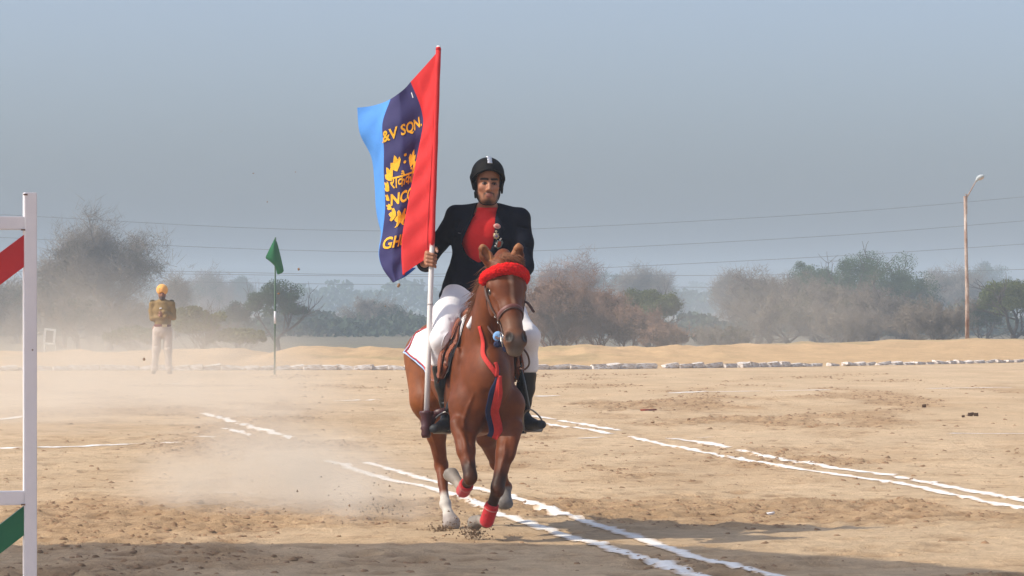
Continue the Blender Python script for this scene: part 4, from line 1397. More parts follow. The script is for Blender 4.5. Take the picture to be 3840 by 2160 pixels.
tag(bb, 'fluffy red fleece band across the forehead of the horse', 'browband')

# ------------------------------------------------------------------ ribbons on the breast
M_ribbon = mat('red_ribbon', (0.58, 0.040, 0.032), 0.75, 0.12, 25, 0.25, 80)
M_ribbon_navy = mat('navy_ribbon', (0.020, 0.026, 0.075), 0.8, 0.12, 25, 0.25, 80)
M_ribbon_sky = mat('sky_ribbon', (0.22, 0.42, 0.74), 0.75)
rb = empty('breast_ribbon', tuple(P(1865, 1420, 20.0)))
tag(rb, 'red and navy ribbon hanging down the breast of the horse', 'ribbon')
strap('neck_band', hz, [P(1782, 1225, 19.98), P(1788, 1280, 19.95), P(1808, 1330, 19.92), P(1842, 1374, 19.88), P(1878, 1410, 19.86)], 0.030, M_ribbon, rb, 0.008, 34, 0.003)
strap('neck_band', hz, [P(1892, 1330, 19.80), P(1887, 1370, 19.84), P(1874, 1410, 19.85)], 0.024, M_ribbon, rb, 0.012, 16, 0.003)
strap('neck_band', hz, [P(1905, 1335, 19.80), P(1899, 1370, 19.84), P(1884, 1412, 19.85)], 0.022, M_ribbon_navy, rb, 0.010, 16, 0.003)
core = hz.project(catmull([P(1878, 1408, 19.88), P(1877, 1470, 19.86), P(1871, 1530, 19.88), P(1857, 1590, 19.94), P(1836, 1645, 20.04)], 34), 0.016)
for _ in range(6):
    core[1:-1] = 0.25 * core[:-2] + 0.5 * core[1:-1] + 0.25 * core[2:]
gg = unit(np.array([0.15, -1.0, 0.0]))
tt = np.gradient(core, axis=0); tt /= np.linalg.norm(tt, axis=1, keepdims=True)
lat_ = np.cross(tt, gg); lat_ /= np.linalg.norm(lat_, axis=1, keepdims=True)
if lat_[5, 0] < 0: lat_ = -lat_
sp_ = smoothstep(0, 12, np.arange(34))[:, None]
for k_, (dl, w_, m_) in enumerate(((0.024, 0.030, M_ribbon), (-0.001, 0.032, M_ribbon), (-0.030, 0.034, M_ribbon_navy))):
    pth = core + lat_ * (dl * (0.25 + 0.75 * sp_)) - gg * (0.004 * k_)
    wv = w_ * (0.75 + 0.25 * sp_[:, 0])
    ribbon('ribbon_tail', pth, wv, m_, rb, np.tile(gg + np.array([(0.35, -0.3, 0.1)[k_], 0, 0]), (34, 1)), 0.003)

# blue and navy rosette bow under the jaw
bow = empty('bow', tuple(P(1872, 1280, 19.82)))
tag(bow, 'sky blue and navy cloth bow under the jaw of the horse', 'bow')
for (u, v_, ru, rv, m_, nm) in ((1868, 1262, 20, 20, M_ribbon_sky, 'sky_loop'), (1886, 1280, 20, 24, M_ribbon_navy, 'navy_loop'), (1866, 1290, 15, 14, M_ribbon_navy, 'navy_knot'), (1895, 1300, 12, 22, M_ribbon_navy, 'navy_loop')):
    c = P(u, v_, 19.78); k_ = 19.78 / F_PX
    e = Sdf(c - 0.06, c + 0.06, 0.004)
    e.ell(c, (ru * k_, 0.018, rv * k_), None, 0.0)
    for a_ in (0.4, 2.0, 3.9):
        e.seg(c + np.array([0, -0.020, 0]), c + np.array([math.cos(a_) * ru * k_ * 1.2, -0.014, math.sin(a_) * rv * k_ * 1.2]), 0.003, 0.006, 0.006, cut=True)
    v, q = e.mesh()
    mesh_from(nm, v, q, m_, bow)

# ------------------------------------------------------------------ saddle cloth, saddle, stirrups
def body_point(f, th, off):
    """A point off the trunk; th measured from straight up, positive to the horse's right."""
    tr = np.array(TR)
    zc, hw, hh = (np.interp(f, tr[:, 0], tr[:, i]) for i in (1, 2, 3))
    return H(f, (hw + off) * math.sin(th), zc + (hh + off) * math.cos(th))


def shell(name, fn, nu, nv, off, thick, mat_, parent):
    """A cloth or leather sheet hugging the horse: fn(a, b) with a, b in 0..1 gives (f, angle, extra)."""
    pts = []
    for i in range(nu):
        for j in range(nv):
            f, th, ex = fn(i / (nu - 1), j / (nv - 1))
            pts.append(list(body_point(f, th, 0.02)) + [ex])
    pts = np.array(pts)
    ex = pts[:, 3]
    p = hz.project(pts[:, :3], 0.012, 8)
    g = hz.grad(p)
    p = p + g * (off - 0.012 + ex)[:, None]
    outer = p + g * thick
    n = nu * nv
    fc = []
    for i in range(nu - 1):
        for j in range(nv - 1):
            a = i * nv + j
            fc.append((a + n, a + nv + n, a + nv + 1 + n, a + 1 + n))
            fc.append((a, a + 1, a + nv + 1, a + nv))
    for i in range(nu - 1):
        for j in (0, nv - 1):
            a, b = i * nv + j, (i + 1) * nv + j
            fc.append((a, b, b + n, a + n) if j else (a, a + n, b + n, b))
    for j in range(nv - 1):
        for i in (0, nu - 1):
            a, b = i * nv + j, i * nv + j + 1
            fc.append((a, a + n, b + n, b) if i else (a, b, b + n, a + n))
    return mesh_from(name, np.vstack([p, outer]), fc, mat_, parent), p + g * thick, g


M_white = mat('white_cloth', (0.78, 0.76, 0.76), 0.85, 0.05, 8, 0.2, 60)
M_navy_trim = mat('navy_trim', (0.03, 0.04, 0.12), 0.85)
M_red_trim = mat('red_trim', (0.55, 0.06, 0.06), 0.85)
M_sky_trim = mat('sky_trim', (0.42, 0.55, 0.80), 0.85)
cloth = empty('saddle_cloth', tuple(H(-0.2, 0, 1.0)))
tag(cloth, 'white saddle cloth with red navy and sky blue edging', 'saddle cloth')


def cloth_outline(a, b, inset=0.0):
    # a: front (0) to back (1); b: left skirt (0) to right skirt (1)
    side = 2 * b - 1
    drop = abs(side)
    front = 0.245 + 0.05 * drop - 0.13 * drop ** 3
    back = -0.56 - 0.13 * drop ** 2
    f = (front - inset) + (back + 2 * inset - front) * a
    thmax = math.radians(96) - math.radians(14) * smoothstep(0.35, 1.0, a) - inset * 2.5
    flare = 0.038 * smoothstep(0.55, 1.0, a) * drop ** 3
    return f, side * thmax, float(flare)


shell('cloth', cloth_outline, 34, 48, 0.012, 0.006, M_white, cloth)
# three edging bands: along the back edge and the skirts
for inset, m_, nm, w_ in ((0.004, M_sky_trim, 'sky_edging', 0.014), (0.016, M_navy_trim, 'navy_edging', 0.008), (0.023, M_red_trim, 'red_edging', 0.005)):
    for sgn in (0, 1):
        path = []
        for i in range(30):
            path.append(cloth_outline(i / 29, float(sgn), inset))
        for i in range(1, 22):
            bb_ = i / 44 if sgn == 0 else 1 - i / 44
            path.append(cloth_outline(1.0, bb_, inset))
        p = np.array([body_point(f, th, 0.02) for f, th, e_ in path])
        exx = np.array([e_ for _, _, e_ in path])
        p = hz.project(p, 0.012, 8); g = hz.grad(p)
        ribbon(nm, p + g * (0.0085 + exx + inset * 0.04)[:, None], w_, m_, cloth, g, 0.0035)
# small red emblem on the cloth behind the rider's leg
for du, dv in ((0, 0), (0.05, -0.04)):
    c = hz.project(np.array([body_point(-0.50 - du, math.radians(66) - dv, 0.02)]), 0.012)[0]
    g = hz.grad(c[None])[0]
    t1 = unit(np.cross(g, UP)); t2 = np.cross(g, t1)
    mb = MB()
    ring = [c + g * 0.010 + 0.018 * (math.cos(a) * t1 * (1.3 if i % 2 else 0.7) + math.sin(a) * t2 * (1.3 if i % 2 else 0.7)) for i, a in enumerate(np.linspace(0, 2 * math.pi, 13)[:-1])]
    mb.add(ring + [q + g * 0.002 for q in ring], [tuple(range(12, 24))] + [(i, (i + 1) % 12, 12 + (i + 1) % 12, 12 + i) for i in range(12)])
    mb.build('emblem', M_red_trim, cloth)

M_saddle = mat('saddle_leather', (0.250, 0.075, 0.036), 0.38, 0.18, 14, 0.15, 120, spec=0.45)
saddle = empty('saddle', tuple(H(-0.15, 0, 1.2)))
tag(saddle, 'tan leather saddle under the rider', 'saddle')
for sgn, nm in ((1, 'flap'), (-1, 'flap')):
    def flap(a, b, sgn=sgn):
        th = math.radians(18 + 80 * b) * sgn
        fr = 0.11 + 0.15 * math.sin(math.pi * min(1, b * 0.92)) ** 1.2 - 0.05 * b
        bk = -0.22 + 0.02 * b + 0.10 * smoothstep(0.75, 1.0, b)
        fr += 0.05 + 0.045 * (1 - b)
        return fr + (bk - fr) * a, th, 0.010 + 0.038 * (1 - a) ** 2 * math.sin(math.pi * b)
    shell(nm, flap, 22, 26, 0.022, 0.008, M_saddle, saddle)
    def roll(a, b, sgn=sgn):
        th = math.radians(46 + 46 * b) * sgn
        fr = 0.215 + 0.035 * math.sin(math.pi * b)
        return fr + 0.035 - 0.07 * a, th, 0.050 + 0.022 * math.sin(math.pi * a) * math.sin(math.pi * b)
    shell('knee_roll', roll, 12, 16, 0.014, 0.006, M_saddle, saddle)
    def front_edge(a, b, sgn=sgn):
        th = math.radians(26 + 74 * b) * sgn
        fr = 0.135 + 0.15 * math.sin(math.pi * min(1, b * 0.92)) ** 1.2 - 0.05 * b
        return fr + 0.045 + 0.045 * (1 - b) - 0.03 * a, th, 0.010 + 0.020 * math.sin(math.pi * a)
    shell('panel', front_edge, 8, 24, 0.016, 0.006, M_saddle, saddle)
sd_ = Sdf(H(-0.2, 0, 1.3) - 0.6, H(-0.2, 0, 1.3) + 0.6, 0.012)
sd_.chain([H(0.10, 0, 1.375), H(0.0, 0, 1.345), H(-0.15, 0, 1.325), H(-0.30, 0, 1.345), H(-0.38, 0, 1.39)], [0.055, 0.05, 0.05, 0.055, 0.04], 0.03, HS, [1.6, 2.4, 3.0, 3.2, 3.6])
v, q = sd_.mesh()
mesh_from('seat', v, q, M_saddle, saddle)
M_black = mat('black_leather', (0.010, 0.010, 0.011), 0.35, spec=0.45)
STIR = {1: (P(1713, 1395, 20.30), P(1672, 1545, 20.30), P(1693, 1600, 20.26)), -1: (P(1958, 1395, 20.30), P(1985, 1535, 20.30), P(2005, 1585, 20.28))}
for sgn in (1, -1):
    a, b, foot = STIR[sgn]
    ribbon('stirrup_leather', catmull([H(-0.02, 0.27 * sgn, 1.15), a, b], 22), 0.028, M_black, saddle, np.tile(HS * sgn + HF * 0.8, (22, 1)), 0.004)


# dirt thrown up where the hooves strike
def kicked(name, label, c, n, spread, seed):
    r = np.random.default_rng(seed)
    base_ = np.array([(1, 0, -0.4), (-0.6, 0.9, -0.3), (-0.5, -0.8, -0.4), (0, 0.1, 0.9)])
    fc_ = np.array([(0, 1, 3), (1, 2, 3), (2, 0, 3), (0, 2, 1)])
    p = np.asarray(c) + r.normal(size=(n, 3)) * np.array(spread) * r.random((n, 1))
    p[:, 2] = np.maximum(np.abs(p[:, 2]), 0.004)
    sz = 0.0025 + 0.009 * r.random(n) ** 3
    v_ = (base_[None] * (1 + r.uniform(-0.4, 0.4, (n, 4, 3))) * sz[:, None, None] + p[:, None, :]).reshape(-1, 3)
    f_ = (fc_[None] + 4 * np.arange(n)[:, None, None]).reshape(-1, 3)
    o_ = mesh_from(name, v_, f_, M_kick, smooth=False)
    tag(o_, label, 'dirt', None, 'stuff')


M_kick = mat('kicked_soil', (0.20, 0.13, 0.075), 0.95, 0.3, 30)
kicked('kicked_dirt', 'spray of brown dirt under the bandaged forehoof', G(1772, 2036) + [0, 0.15, 0.05], 420, (0.13, 0.14, 0.10), 1)
kicked('kicked_dirt', 'spray of brown dirt under the white hind hoof', G(1655, 1996) + [0, 0.05, 0.02], 260, (0.11, 0.12, 0.045), 2)
kicked('kicked_dirt', 'scatter of grit flung low behind the horse', G(1420, 1950) + [0, 0.1, 0.06], 340, (0.50, 0.5, 0.16), 3)

# ------------------------------------------------------------------ the rider
rider = empty('person', tuple(P(1780, 1090, 20.72)))
tag(rider, 'rider in navy blazer, red jersey, white breeches and black helmet holding a flag', 'person')
RX = np.array([1.0, 0, 0])
# joints (left/right as seen in the picture)
PEL = P(1772, 1085, 20.74)
WST = P(1790, 1010, 20.72)
CHS = P(1818, 880, 20.70)
NKB = P(1828, 790, 20.70)
SHL, SHR = P(1712, 812, 20.70), P(1946, 822, 20.68)
ELL, ELR = P(1597, 985, 20.80), P(1966, 1000, 20.58)
WRL, WRR = P(1592, 985, 20.55), P(1885, 1075, 20.30)
HIPL, HIPR = P(1722, 1112, 20.72), P(1836, 1112, 20.72)
KNL, KNR = P(1662, 1285, 20.32), P(1983, 1275, 20.36)
CAL, CAR = P(1656, 1372, 20.40), P(1977, 1396, 20.42)
ANL, ANR = P(1680, 1548, 20.42), P(1962, 1548, 20.44)
HDC = P(1830, 677, 20.62)

# head and body -------------------------------------------------------------
bs = Sdf(np.array([-0.62, 20.10, 0.78]), np.array([0.30, 21.0, 2.42]), 0.0048)
fx = unit(np.array([math.cos(math.radians(7)), math.sin(math.radians(7)), -0.035]))       # across the face, to the right of the picture
fz = unit(np.array([0.035, 0.06, 1.0]))
fz = unit(fz - fx * (fx @ fz))
fn = np.cross(fz, fx)                                # points back
fn = -fn if fn[1] < 0 else fn
ff = -fn                                             # out of the face
FA = np.stack([fx, ff, fz])


def FC(x, y, z): return HDC + fx * x + ff * y + fz * z


bs.ell(FC(0, -0.018, 0.030), (0.076, 0.098, 0.092), FA, 0.0)                 # skull
bs.ell(FC(0, 0.012, -0.055), (0.066, 0.078, 0.085), FA, 0.035)               # face
bs.ell(FC(0, 0.036, -0.120), (0.036, 0.040, 0.032), FA, 0.040)               # chin
for s_ in (-1, 1):
    bs.seg(FC(s_ * 0.060, -0.015, -0.085), FC(s_ * 0.028, 0.045, -0.125), 0.019, 0.018, 0.03)    # jaw line
    bs.ell(FC(s_ * 0.040, 0.062, -0.050), (0.024, 0.018, 0.020), FA, 0.020)  # cheekbone
    bs.seg(FC(s_ * 0.012, 0.083, -0.004), FC(s_ * 0.052, 0.066, -0.002), 0.009, 0.008, 0.014)    # brow
    bs.ell(FC(s_ * 0.032, 0.088, -0.026), (0.019, 0.014, 0.011), FA, 0.010, cut=True)            # eye socket
    bs.ell(FC(s_ * 0.032, 0.069, -0.026), (0.013, 0.012, 0.009), FA, 0.005)                      # eyeball and lids
    bs.ell(FC(s_ * 0.074, -0.022, -0.040), (0.010, 0.018, 0.032), FA, 0.008)                     # ear
    bs.ell(FC(s_ * 0.013, 0.092, -0.068), (0.009, 0.011, 0.008), FA, 0.008)                      # nostril wing
bs.seg(FC(0, 0.082, -0.018), FC(0, 0.104, -0.062), 0.009, 0.0115, 0.014)     # nose
bs.ell(FC(0, 0.085, -0.092), (0.024, 0.010, 0.006), FA, 0.006)               # lips
bs.ell(FC(0, 0.083, -0.103), (0.020, 0.011, 0.006), FA, 0.006)
bs.seg(FC(-0.020, 0.097, -0.097), FC(0.020, 0.097, -0.097), 0.002, 0.002, 0.004, cut=True)
bs.seg(FC(0, -0.02, -0.06), NKB + np.array([0, 0.0, -0.03]), 0.052, 0.058, 0.03)                 # neck
bs.seg(NKB + np.array([0, 0, -0.04]), CHS, 0.07, 0.115, 0.06, RX, 1.2, 1.35)
bs.seg(CHS, WST, 0.112, 0.10, 0.05, RX, 1.35, 1.3)
bs.seg(WST, PEL, 0.10, 0.115, 0.05, RX, 1.3, 1.35)
for a, b, c, d in ((SHL, ELL, WRL, -1), (SHR, ELR, WRR, 1)):
    bs.seg(NKB + np.array([0, 0, -0.05]), a, 0.05, 0.055, 0.05)
    bs.seg(a, b, 0.050, 0.040, 0.03)
    bs.seg(b, c, 0.038, 0.026, 0.02)
for a, b, c, d in ((HIPL, KNL, CAL, ANL), (HIPR, KNR, CAR, ANR)):
    bs.seg(a, b, 0.074, 0.048, 0.05)
    bs.seg(b, c, 0.046, 0.044, 0.03)
    bs.seg(c, d, 0.042, 0.028, 0.03)

# the hand closed round the pole (left in the picture)
PTOP, PBOT = P(1644, 190, 20.61), P(1600, 1548, 20.28)


def pole_at(v):
    t = (v - 190) / (1548 - 190)
    return PTOP + (PBOT - PTOP) * t


pc = pole_at(975)
pd = unit(PTOP - PBOT)
palm = pc + np.array([-0.026, 0.026, 0.0])
bs.seg(palm + pd * 0.034, palm - pd * 0.030, 0.019, 0.018, 0.012, np.array([0.6, 0.8, 0]), 1.25)
bs.seg(WRL, palm + np.array([0.0, 0.010, -0.005]), 0.026, 0.021, 0.02)
wrap_c = lambda a, h, rr=0.0255: pc + pd * h + rr * (math.cos(a) * np.array([1.0, 0, 0]) + math.sin(a) * np.array([0, -1.0, 0]))
for i, (hh, rad, amax) in enumerate(((0.037, 0.0100, -0.55), (0.0135, 0.0105, -0.75), (-0.0095, 0.0100, -0.65), (-0.0315, 0.0088, -0.4))):
    angs = [math.pi * 1.05, math.pi * 0.80, math.pi * 0.42, math.pi * 0.12, amax]
    pts = [wrap_c(a, hh - 0.006 * k, 0.0265 + (0.006 if k in (1,) else 0.0)) for k, a in enumerate(angs)]
    bs.chain(pts, [rad * 1.12, rad * 1.1, rad, rad * 0.95, rad * 0.85], 0.004)
# thumb: leaves the side of the palm and closes over the front of the pole
tp = [palm + pd * 0.034 + np.array([0.012, 0.0, 0]), pc + pd * 0.060 + np.array([-0.004, 0.030, 0]), pc + pd * 0.063 + np.array([0.024, 0.006, 0]), pc + pd * 0.046 + np.array([0.033, -0.014, 0])]
bs.chain(tp, [0.014, 0.012, 0.011, 0.0095], 0.006)
# the rein hand
rh = WRR + np.array([-0.03, -0.07, -0.01])
bs.seg(WRR, rh, 0.026, 0.026, 0.02)
for i in range(4):
    q0 = rh + np.array([-0.015 - 0.004 * i, -0.012, 0.030 - 0.019 * i])
    bs.chain([rh + np.array([0.01, -0.01, 0.028 - 0.018 * i]), q0 + np.array([0, -0.028, 0]), q0 + np.array([-0.028, -0.012, -0.002]), q0 + np.array([-0.018, 0.012, -0.004])], [0.011, 0.010, 0.0095, 0.0085], 0.004)
bs.chain([rh + np.array([0.0, 0.0, 0.03]), rh + np.array([-0.01, -0.03, 0.048]), rh + np.array([-0.03, -0.045, 0.044])], [0.013, 0.011, 0.0095], 0.006)
bv, bq = bs.mesh()
bv = relax(bv, bq, 1, 0.35)
skin = np.array([0.350, 0.155, 0.085])
bcl = np.tile(skin, (len(bv), 1))
bcl = paint(bcl, bv, FC(-0.04, 0.07, -0.05), FC(0.04, 0.07, -0.05), 0.030, (0.40, 0.165, 0.095), 0.02, 0.8)
bcl = paint(bcl, bv, FC(0, 0.088, -0.094), FC(0.0, 0.088, -0.102), 0.020, (0.34, 0.125, 0.10), 0.006, 0.8)
hairc = (0.020, 0.014, 0.011)
for s_ in (-1, 1):
    bcl = paint(bcl, bv, FC(s_ * 0.014, 0.090, 0.000), FC(s_ * 0.052, 0.070, 0.003), 0.0085, hairc, 0.003, 0.92)     # eyebrow
    bcl = paint(bcl, bv, FC(s_ * 0.022, 0.083, -0.026), FC(s_ * 0.042, 0.078, -0.026), 0.0062, (0.035, 0.022, 0.018), 0.003, 0.95)   # eye
    bcl = paint(bcl, bv, FC(s_ * 0.024, 0.084, -0.018), FC(s_ * 0.048, 0.072, -0.019), 0.005, (0.05, 0.026, 0.018), 0.003, 0.6)
    bcl = paint(bcl, bv, FC(s_ * 0.005, 0.092, -0.082), FC(s_ * 0.030, 0.080, -0.090), 0.0055, hairc, 0.004, 0.80)    # moustache
    bcl = paint(bcl, bv, FC(s_ * 0.030, 0.078, -0.092), FC(s_ * 0.031, 0.070, -0.110), 0.007, hairc, 0.006, 0.5)
    bcl = paint(bcl, bv, FC(s_ * 0.068, 0.0, -0.055), FC(s_ * 0.062, 0.020, -0.105), 0.020, hairc, 0.012, 0.75)       # beard along the jaw
    bcl = paint(bcl, bv, FC(s_ * 0.058, 0.03, -0.112), FC(0, 0.060, -0.142), 0.023, hairc, 0.012, 0.82)
    bcl = paint(bcl, bv, FC(s_ * 0.072, 0.0, 0.02), FC(s_ * 0.074, 0.005, -0.05), 0.016, hairc, 0.010, 0.9)           # sideburn
bcl = paint(bcl, bv, FC(0, 0.070, -0.128), FC(0, 0.076, -0.118), 0.010, hairc, 0.008, 0.6)
M_skin = mat('brown_skin', (1, 1, 1), 0.5, 0.06, 60, spec=0.35, attr=True)
mesh_from('body', bv, bq, M_skin, rider, cols=np.clip(bcl, 0.004, 0.9))
M_hair = mat('black_hair', (0.016, 0.011, 0.009), 0.6)
M_eyew = mat('eye_white', (0.22, 0.17, 0.15), 0.3)
for s_ in (-1, 1):
    p_ = bs.project(catmull([FC(s_ * 0.011, 0.10, -0.003), FC(s_ * 0.030, 0.095, 0.004), FC(s_ * 0.055, 0.075, -0.002)], 12), 0.0015)
    ribbon('eyebrow', p_, np.interp(np.linspace(0, 1, 12), [0, .3, 1], [0.006, 0.008, 0.003]), M_hair, rider, bs.grad(p_), 0.002)
    p_ = bs.project(catmull([FC(s_ * 0.017, 0.09, -0.027), FC(s_ * 0.031, 0.092, -0.022), FC(s_ * 0.047, 0.085, -0.027)], 10), 0.001)
    ribbon('eyelash', p_, 0.0040, M_hair, rider, bs.grad(p_), 0.002)
    c = bs.project(FC(s_ * 0.032, 0.09, -0.028)[None], 0.0)[0]
    e = Sdf(c - 0.02, c + 0.02, 0.0025); e.ell(c, (0.0105, 0.004, 0.0038), FA, 0); v, q = e.mesh(); ey = mesh_from('eye', v, q, M_eyew, rider)
    e = Sdf(c - 0.02, c + 0.02, 0.002); e.ell(c + ff * 0.0025, (0.0052, 0.0035, 0.0050), FA, 0); v, q = e.mesh(); mesh_from('iris', v, q, M_hair, ey)
M_nail = mat('nail', (0.50, 0.30, 0.24), 0.35)
e = Sdf(tp[3] - 0.03, tp[3] + 0.03, 0.0025)
e.ell(tp[3] + np.array([0.001, -0.0075, -0.002]), (0.0065, 0.003, 0.009), None, 0)
v, q = e.mesh(); mesh_from('thumb_nail', v, q, M_nail, rider)

# helmet ---------------------------------------------------------------------
M_helmet = mat('black_velvet', (0.0065, 0.0063, 0.0065), 0.7, 0.2, 40, spec=0.12)
hs_ = Sdf(HDC - 0.2, HDC + 0.2, 0.0055)
hs_.ell(FC(0, -0.022, 0.040), (0.104, 0.126, 0.108), FA, 0.0)
# rim line: cut below a tilted plane, deeper at the back and over the ears
c_ = FC(0, 0.07, 0.034)
nn_ = unit(-fz * 1.0 + ff * -0.30 * -1)
sl, X, Y, Z = hs_._sub(hs_.lo, hs_.lo + hs_.h * hs_.n)
lx = (X - HDC[0]) * fx[0] + (Y - HDC[1]) * fx[1] + (Z - HDC[2]) * fx[2]
ly = (X - HDC[0]) * ff[0] + (Y - HDC[1]) * ff[1] + (Z - HDC[2]) * ff[2]
lz = (X - HDC[0]) * fz[0] + (Y - HDC[1]) * fz[1] + (Z - HDC[2]) * fz[2]
rim = 0.062 - 3.2 * lx ** 2 - 0.30 * np.clip(0.09 - ly, 0, 1)
hs_.d[sl] = np.maximum(hs_.d[sl], (rim - lz).astype(np.float32))
# brim: a thin curved peak
brim = np.maximum(np.maximum(np.abs(lz - (0.058 - 3.6 * lx ** 2 - 0.25 * np.clip(0.09 - ly, 0, 1))) - 0.0055, np.sqrt((lx / 0.106) ** 2 + ((ly - 0.018) / 0.118) ** 2) * 0.11 - 0.11), -(ly - 0.0))
hs_.d[sl] = np.minimum(hs_.d[sl], brim.astype(np.float32))
# harness sides
for s_ in (-1, 1):
    hs_.seg(FC(s_ * 0.088, -0.030, 0.02), FC(s_ * 0.082, -0.012, -0.050), 0.024, 0.014, 0.012, ff, 1.7, 1.3)
hs_.ell(FC(0, -0.022, 0.034), (0.088, 0.110, 0.097), FA, 0.0, cut=True)
v, q = hs_.mesh(); v = relax(v, q, 1, 0.4)
helmet = mesh_from('helmet', v, q, M_helmet, rider)
helmet['label'] = 'black riding helmet with silver stripe'
M_silver = mat('silver_vent', (0.66, 0.68, 0.70), 0.3, metal=0.75)
hs2 = Sdf(HDC - 0.2, HDC + 0.2, 0.0055)
hs2.ell(FC(0, -0.022, 0.040), (0.104, 0.126, 0.108), FA, 0.0)
tv = [FC(0.0, 0.13 * math.sin(a) - 0.022, 0.04 + 0.115 * math.cos(a)) for a in np.linspace(-0.25, 1.02, 6)]
for i in range(5):
    pa_, pb_ = tv[i], tv[i] + (tv[i + 1] - tv[i]) * 0.92
    p_ = hs2.project(np.linspace(pa_, pb_, 6), 0.002)
    ribbon('vent_strip', p_, np.linspace(0.028, 0.031, 6), M_silver, helmet, hs2.grad(p_), 0.003 + 0.0012 * (i % 2))
M_strap = mat('black_webbing', (0.009, 0.009, 0.009), 0.8)
for s_ in (-1, 1):
    pts = [FC(s_ * 0.078, -0.010, -0.02), FC(s_ * 0.078, 0.0, -0.06), FC(s_ * 0.066, 0.02, -0.105), FC(s_ * 0.035, 0.042, -0.145), FC(0, 0.052, -0.155)]
    p_ = bs.project(catmull(pts, 22), 0.003)
    ribbon('chin_strap', p_, 0.013, M_strap, helmet, bs.grad(p_), 0.002)
for (u_, v__), s_ in (((1783, 733), -1), ((1882, 716), 1)):
    c = P(u_, v__, 20.60); e = Sdf(c - 0.05, c + 0.05, 0.004)
    e.seg(c + np.array([0, 0, 0.018]), c - np.array([0, 0, 0.012]), 0.010, 0.007, 0)
    v, q = e.mesh(); mesh_from('strap_buckle', v, q, M_strap, helmet)

# red jersey --------------------------------------------------------------------
M_jersey = mat('red_knit', (0.66, 0.018, 0.018), 0.85, 0.06, 30, 0.25, 260, sheen=0.2)
js = Sdf(np.array([-0.42, 20.40, 1.40]), np.array([0.16, 21.0, 2.18]), 0.008)
js.seg(NKB + np.array([0, -0.005, -0.04]), NKB + np.array([0, -0.040, 0.050]), 0.072, 0.066, 0.0)
js.seg(NKB + np.array([0, -0.01, -0.05]), CHS, 0.075, 0.135, 0.04, RX, 1.05, 1.15)
js.seg(CHS, WST, 0.135, 0.105, 0.05, RX, 1.15, 1.15)
js.ell(CHS + np.array([-0.055, -0.075, 0.03]), (0.075, 0.05, 0.075), None, 0.05)
js.ell(CHS + np.array([0.055, -0.075, 0.03]), (0.075, 0.05, 0.075), None, 0.05)
js.half(NKB + np.array([0, 0, 0.026]), (0, -0.10, 1), 0.004)
v, q = js.mesh(); v = relax(v, q, 1, 0.5)
mesh_from('jersey', v, q, M_jersey, rider)

# blazer ---------------------------------------------------------------------
M_blazer = mat('navy_blazer', (0.0075, 0.0090, 0.0175), 0.9, 0.15, 18, 0.35, 45, spec=0.08)
jk = Sdf(np.array([-0.66, 20.16, 1.30]), np.array([0.22, 21.05, 2.20]), 0.0075)
jk.seg(NKB + np.array([0, 0.0, -0.055]), CHS + np.array([0, 0.0, 0]), 0.105, 0.156, 0.05, RX, 1.4, 1.32)
jk.seg(CHS, WST, 0.156, 0.126, 0.05, RX, 1.32, 1.28)
jk.seg(WST, PEL + np.array([0, 0.0, -0.005]), 0.124, 0.140, 0.05, RX, 1.32, 1.36)
jk.seg(NKB + np.array([-0.05, 0.02, -0.015]), SHL + np.array([-0.005, 0, 0.012]), 0.052, 0.060, 0.05)
jk.seg(NKB + np.array([0.05, 0.02, -0.015]), SHR + np.array([0.005, 0, 0.012]), 0.052, 0.060, 0.05)
jk.chain([SHL + np.array([-0.002, 0, -0.005]), SHL * 0.45 + ELL * 0.55, ELL], [0.064, 0.055, 0.053], 0.03)
jk.seg(ELL, WRL * 0.75 + ELL * 0.25, 0.056, 0.041, 0.025)
jk.chain([SHR + np.array([0.006, 0, -0.005]), SHR * 0.5 + ELR * 0.5 + np.array([0.012, 0, 0]), ELR], [0.066, 0.060, 0.055], 0.03)
jk.seg(ELR, WRR * 0.85 + ELR * 0.15, 0.057, 0.042, 0.03)
jk.seg(SHL + np.array([-0.022, 0, 0.030]), SHL + np.array([0.05, 0, 0.040]), 0.032, 0.030, 0.012)
jk.seg(SHR + np.array([0.022, 0, 0.026]), SHR + np.array([-0.05, 0, 0.040]), 0.032, 0.030, 0.012)
# skirts of the blazer over the hips
jk.seg(P(1720, 1050, 20.76), P(1672, 1110, 20.86), 0.070, 0.045, 0.05)
jk.seg(P(1840, 1060, 20.72), P(1850, 1100, 20.80), 0.085, 0.06, 0.05)
# sleeve creases
for a, b in ((P(1972, 905, 20.55), P(1925, 880, 20.52)), (P(1975, 950, 20.53), P(1935, 925, 20.50)), (P(1965, 985, 20.50), P(1930, 985, 20.48)), (P(1670, 870, 20.62), P(1640, 860, 20.66)), (P(1658, 905, 20.66), P(1625, 905, 20.70)), (P(1742, 960, 20.56), P(1775, 1010, 20.55)), (P(1720, 1030, 20.58), P(1800, 1050, 20.55)),
             (P(1990, 860, 20.62), P(1945, 850, 20.60)), (P(1992, 930, 20.58), P(1955, 905, 20.54)), (P(1938, 840, 20.60), P(1925, 930, 20.58)), (P(1716, 830, 20.62), P(1712, 900, 20.62)), (P(1700, 985, 20.60), P(1760, 1000, 20.56)), (P(1700, 1060, 20.62), P(1760, 1075, 20.58)), (P(1645, 940, 20.72), P(1615, 950, 20.74)), (P(1880, 1000, 20.53), P(1925, 1030, 20.52))):
    jk.seg(a, b, 0.009, 0.006, 0.012, cut=True)
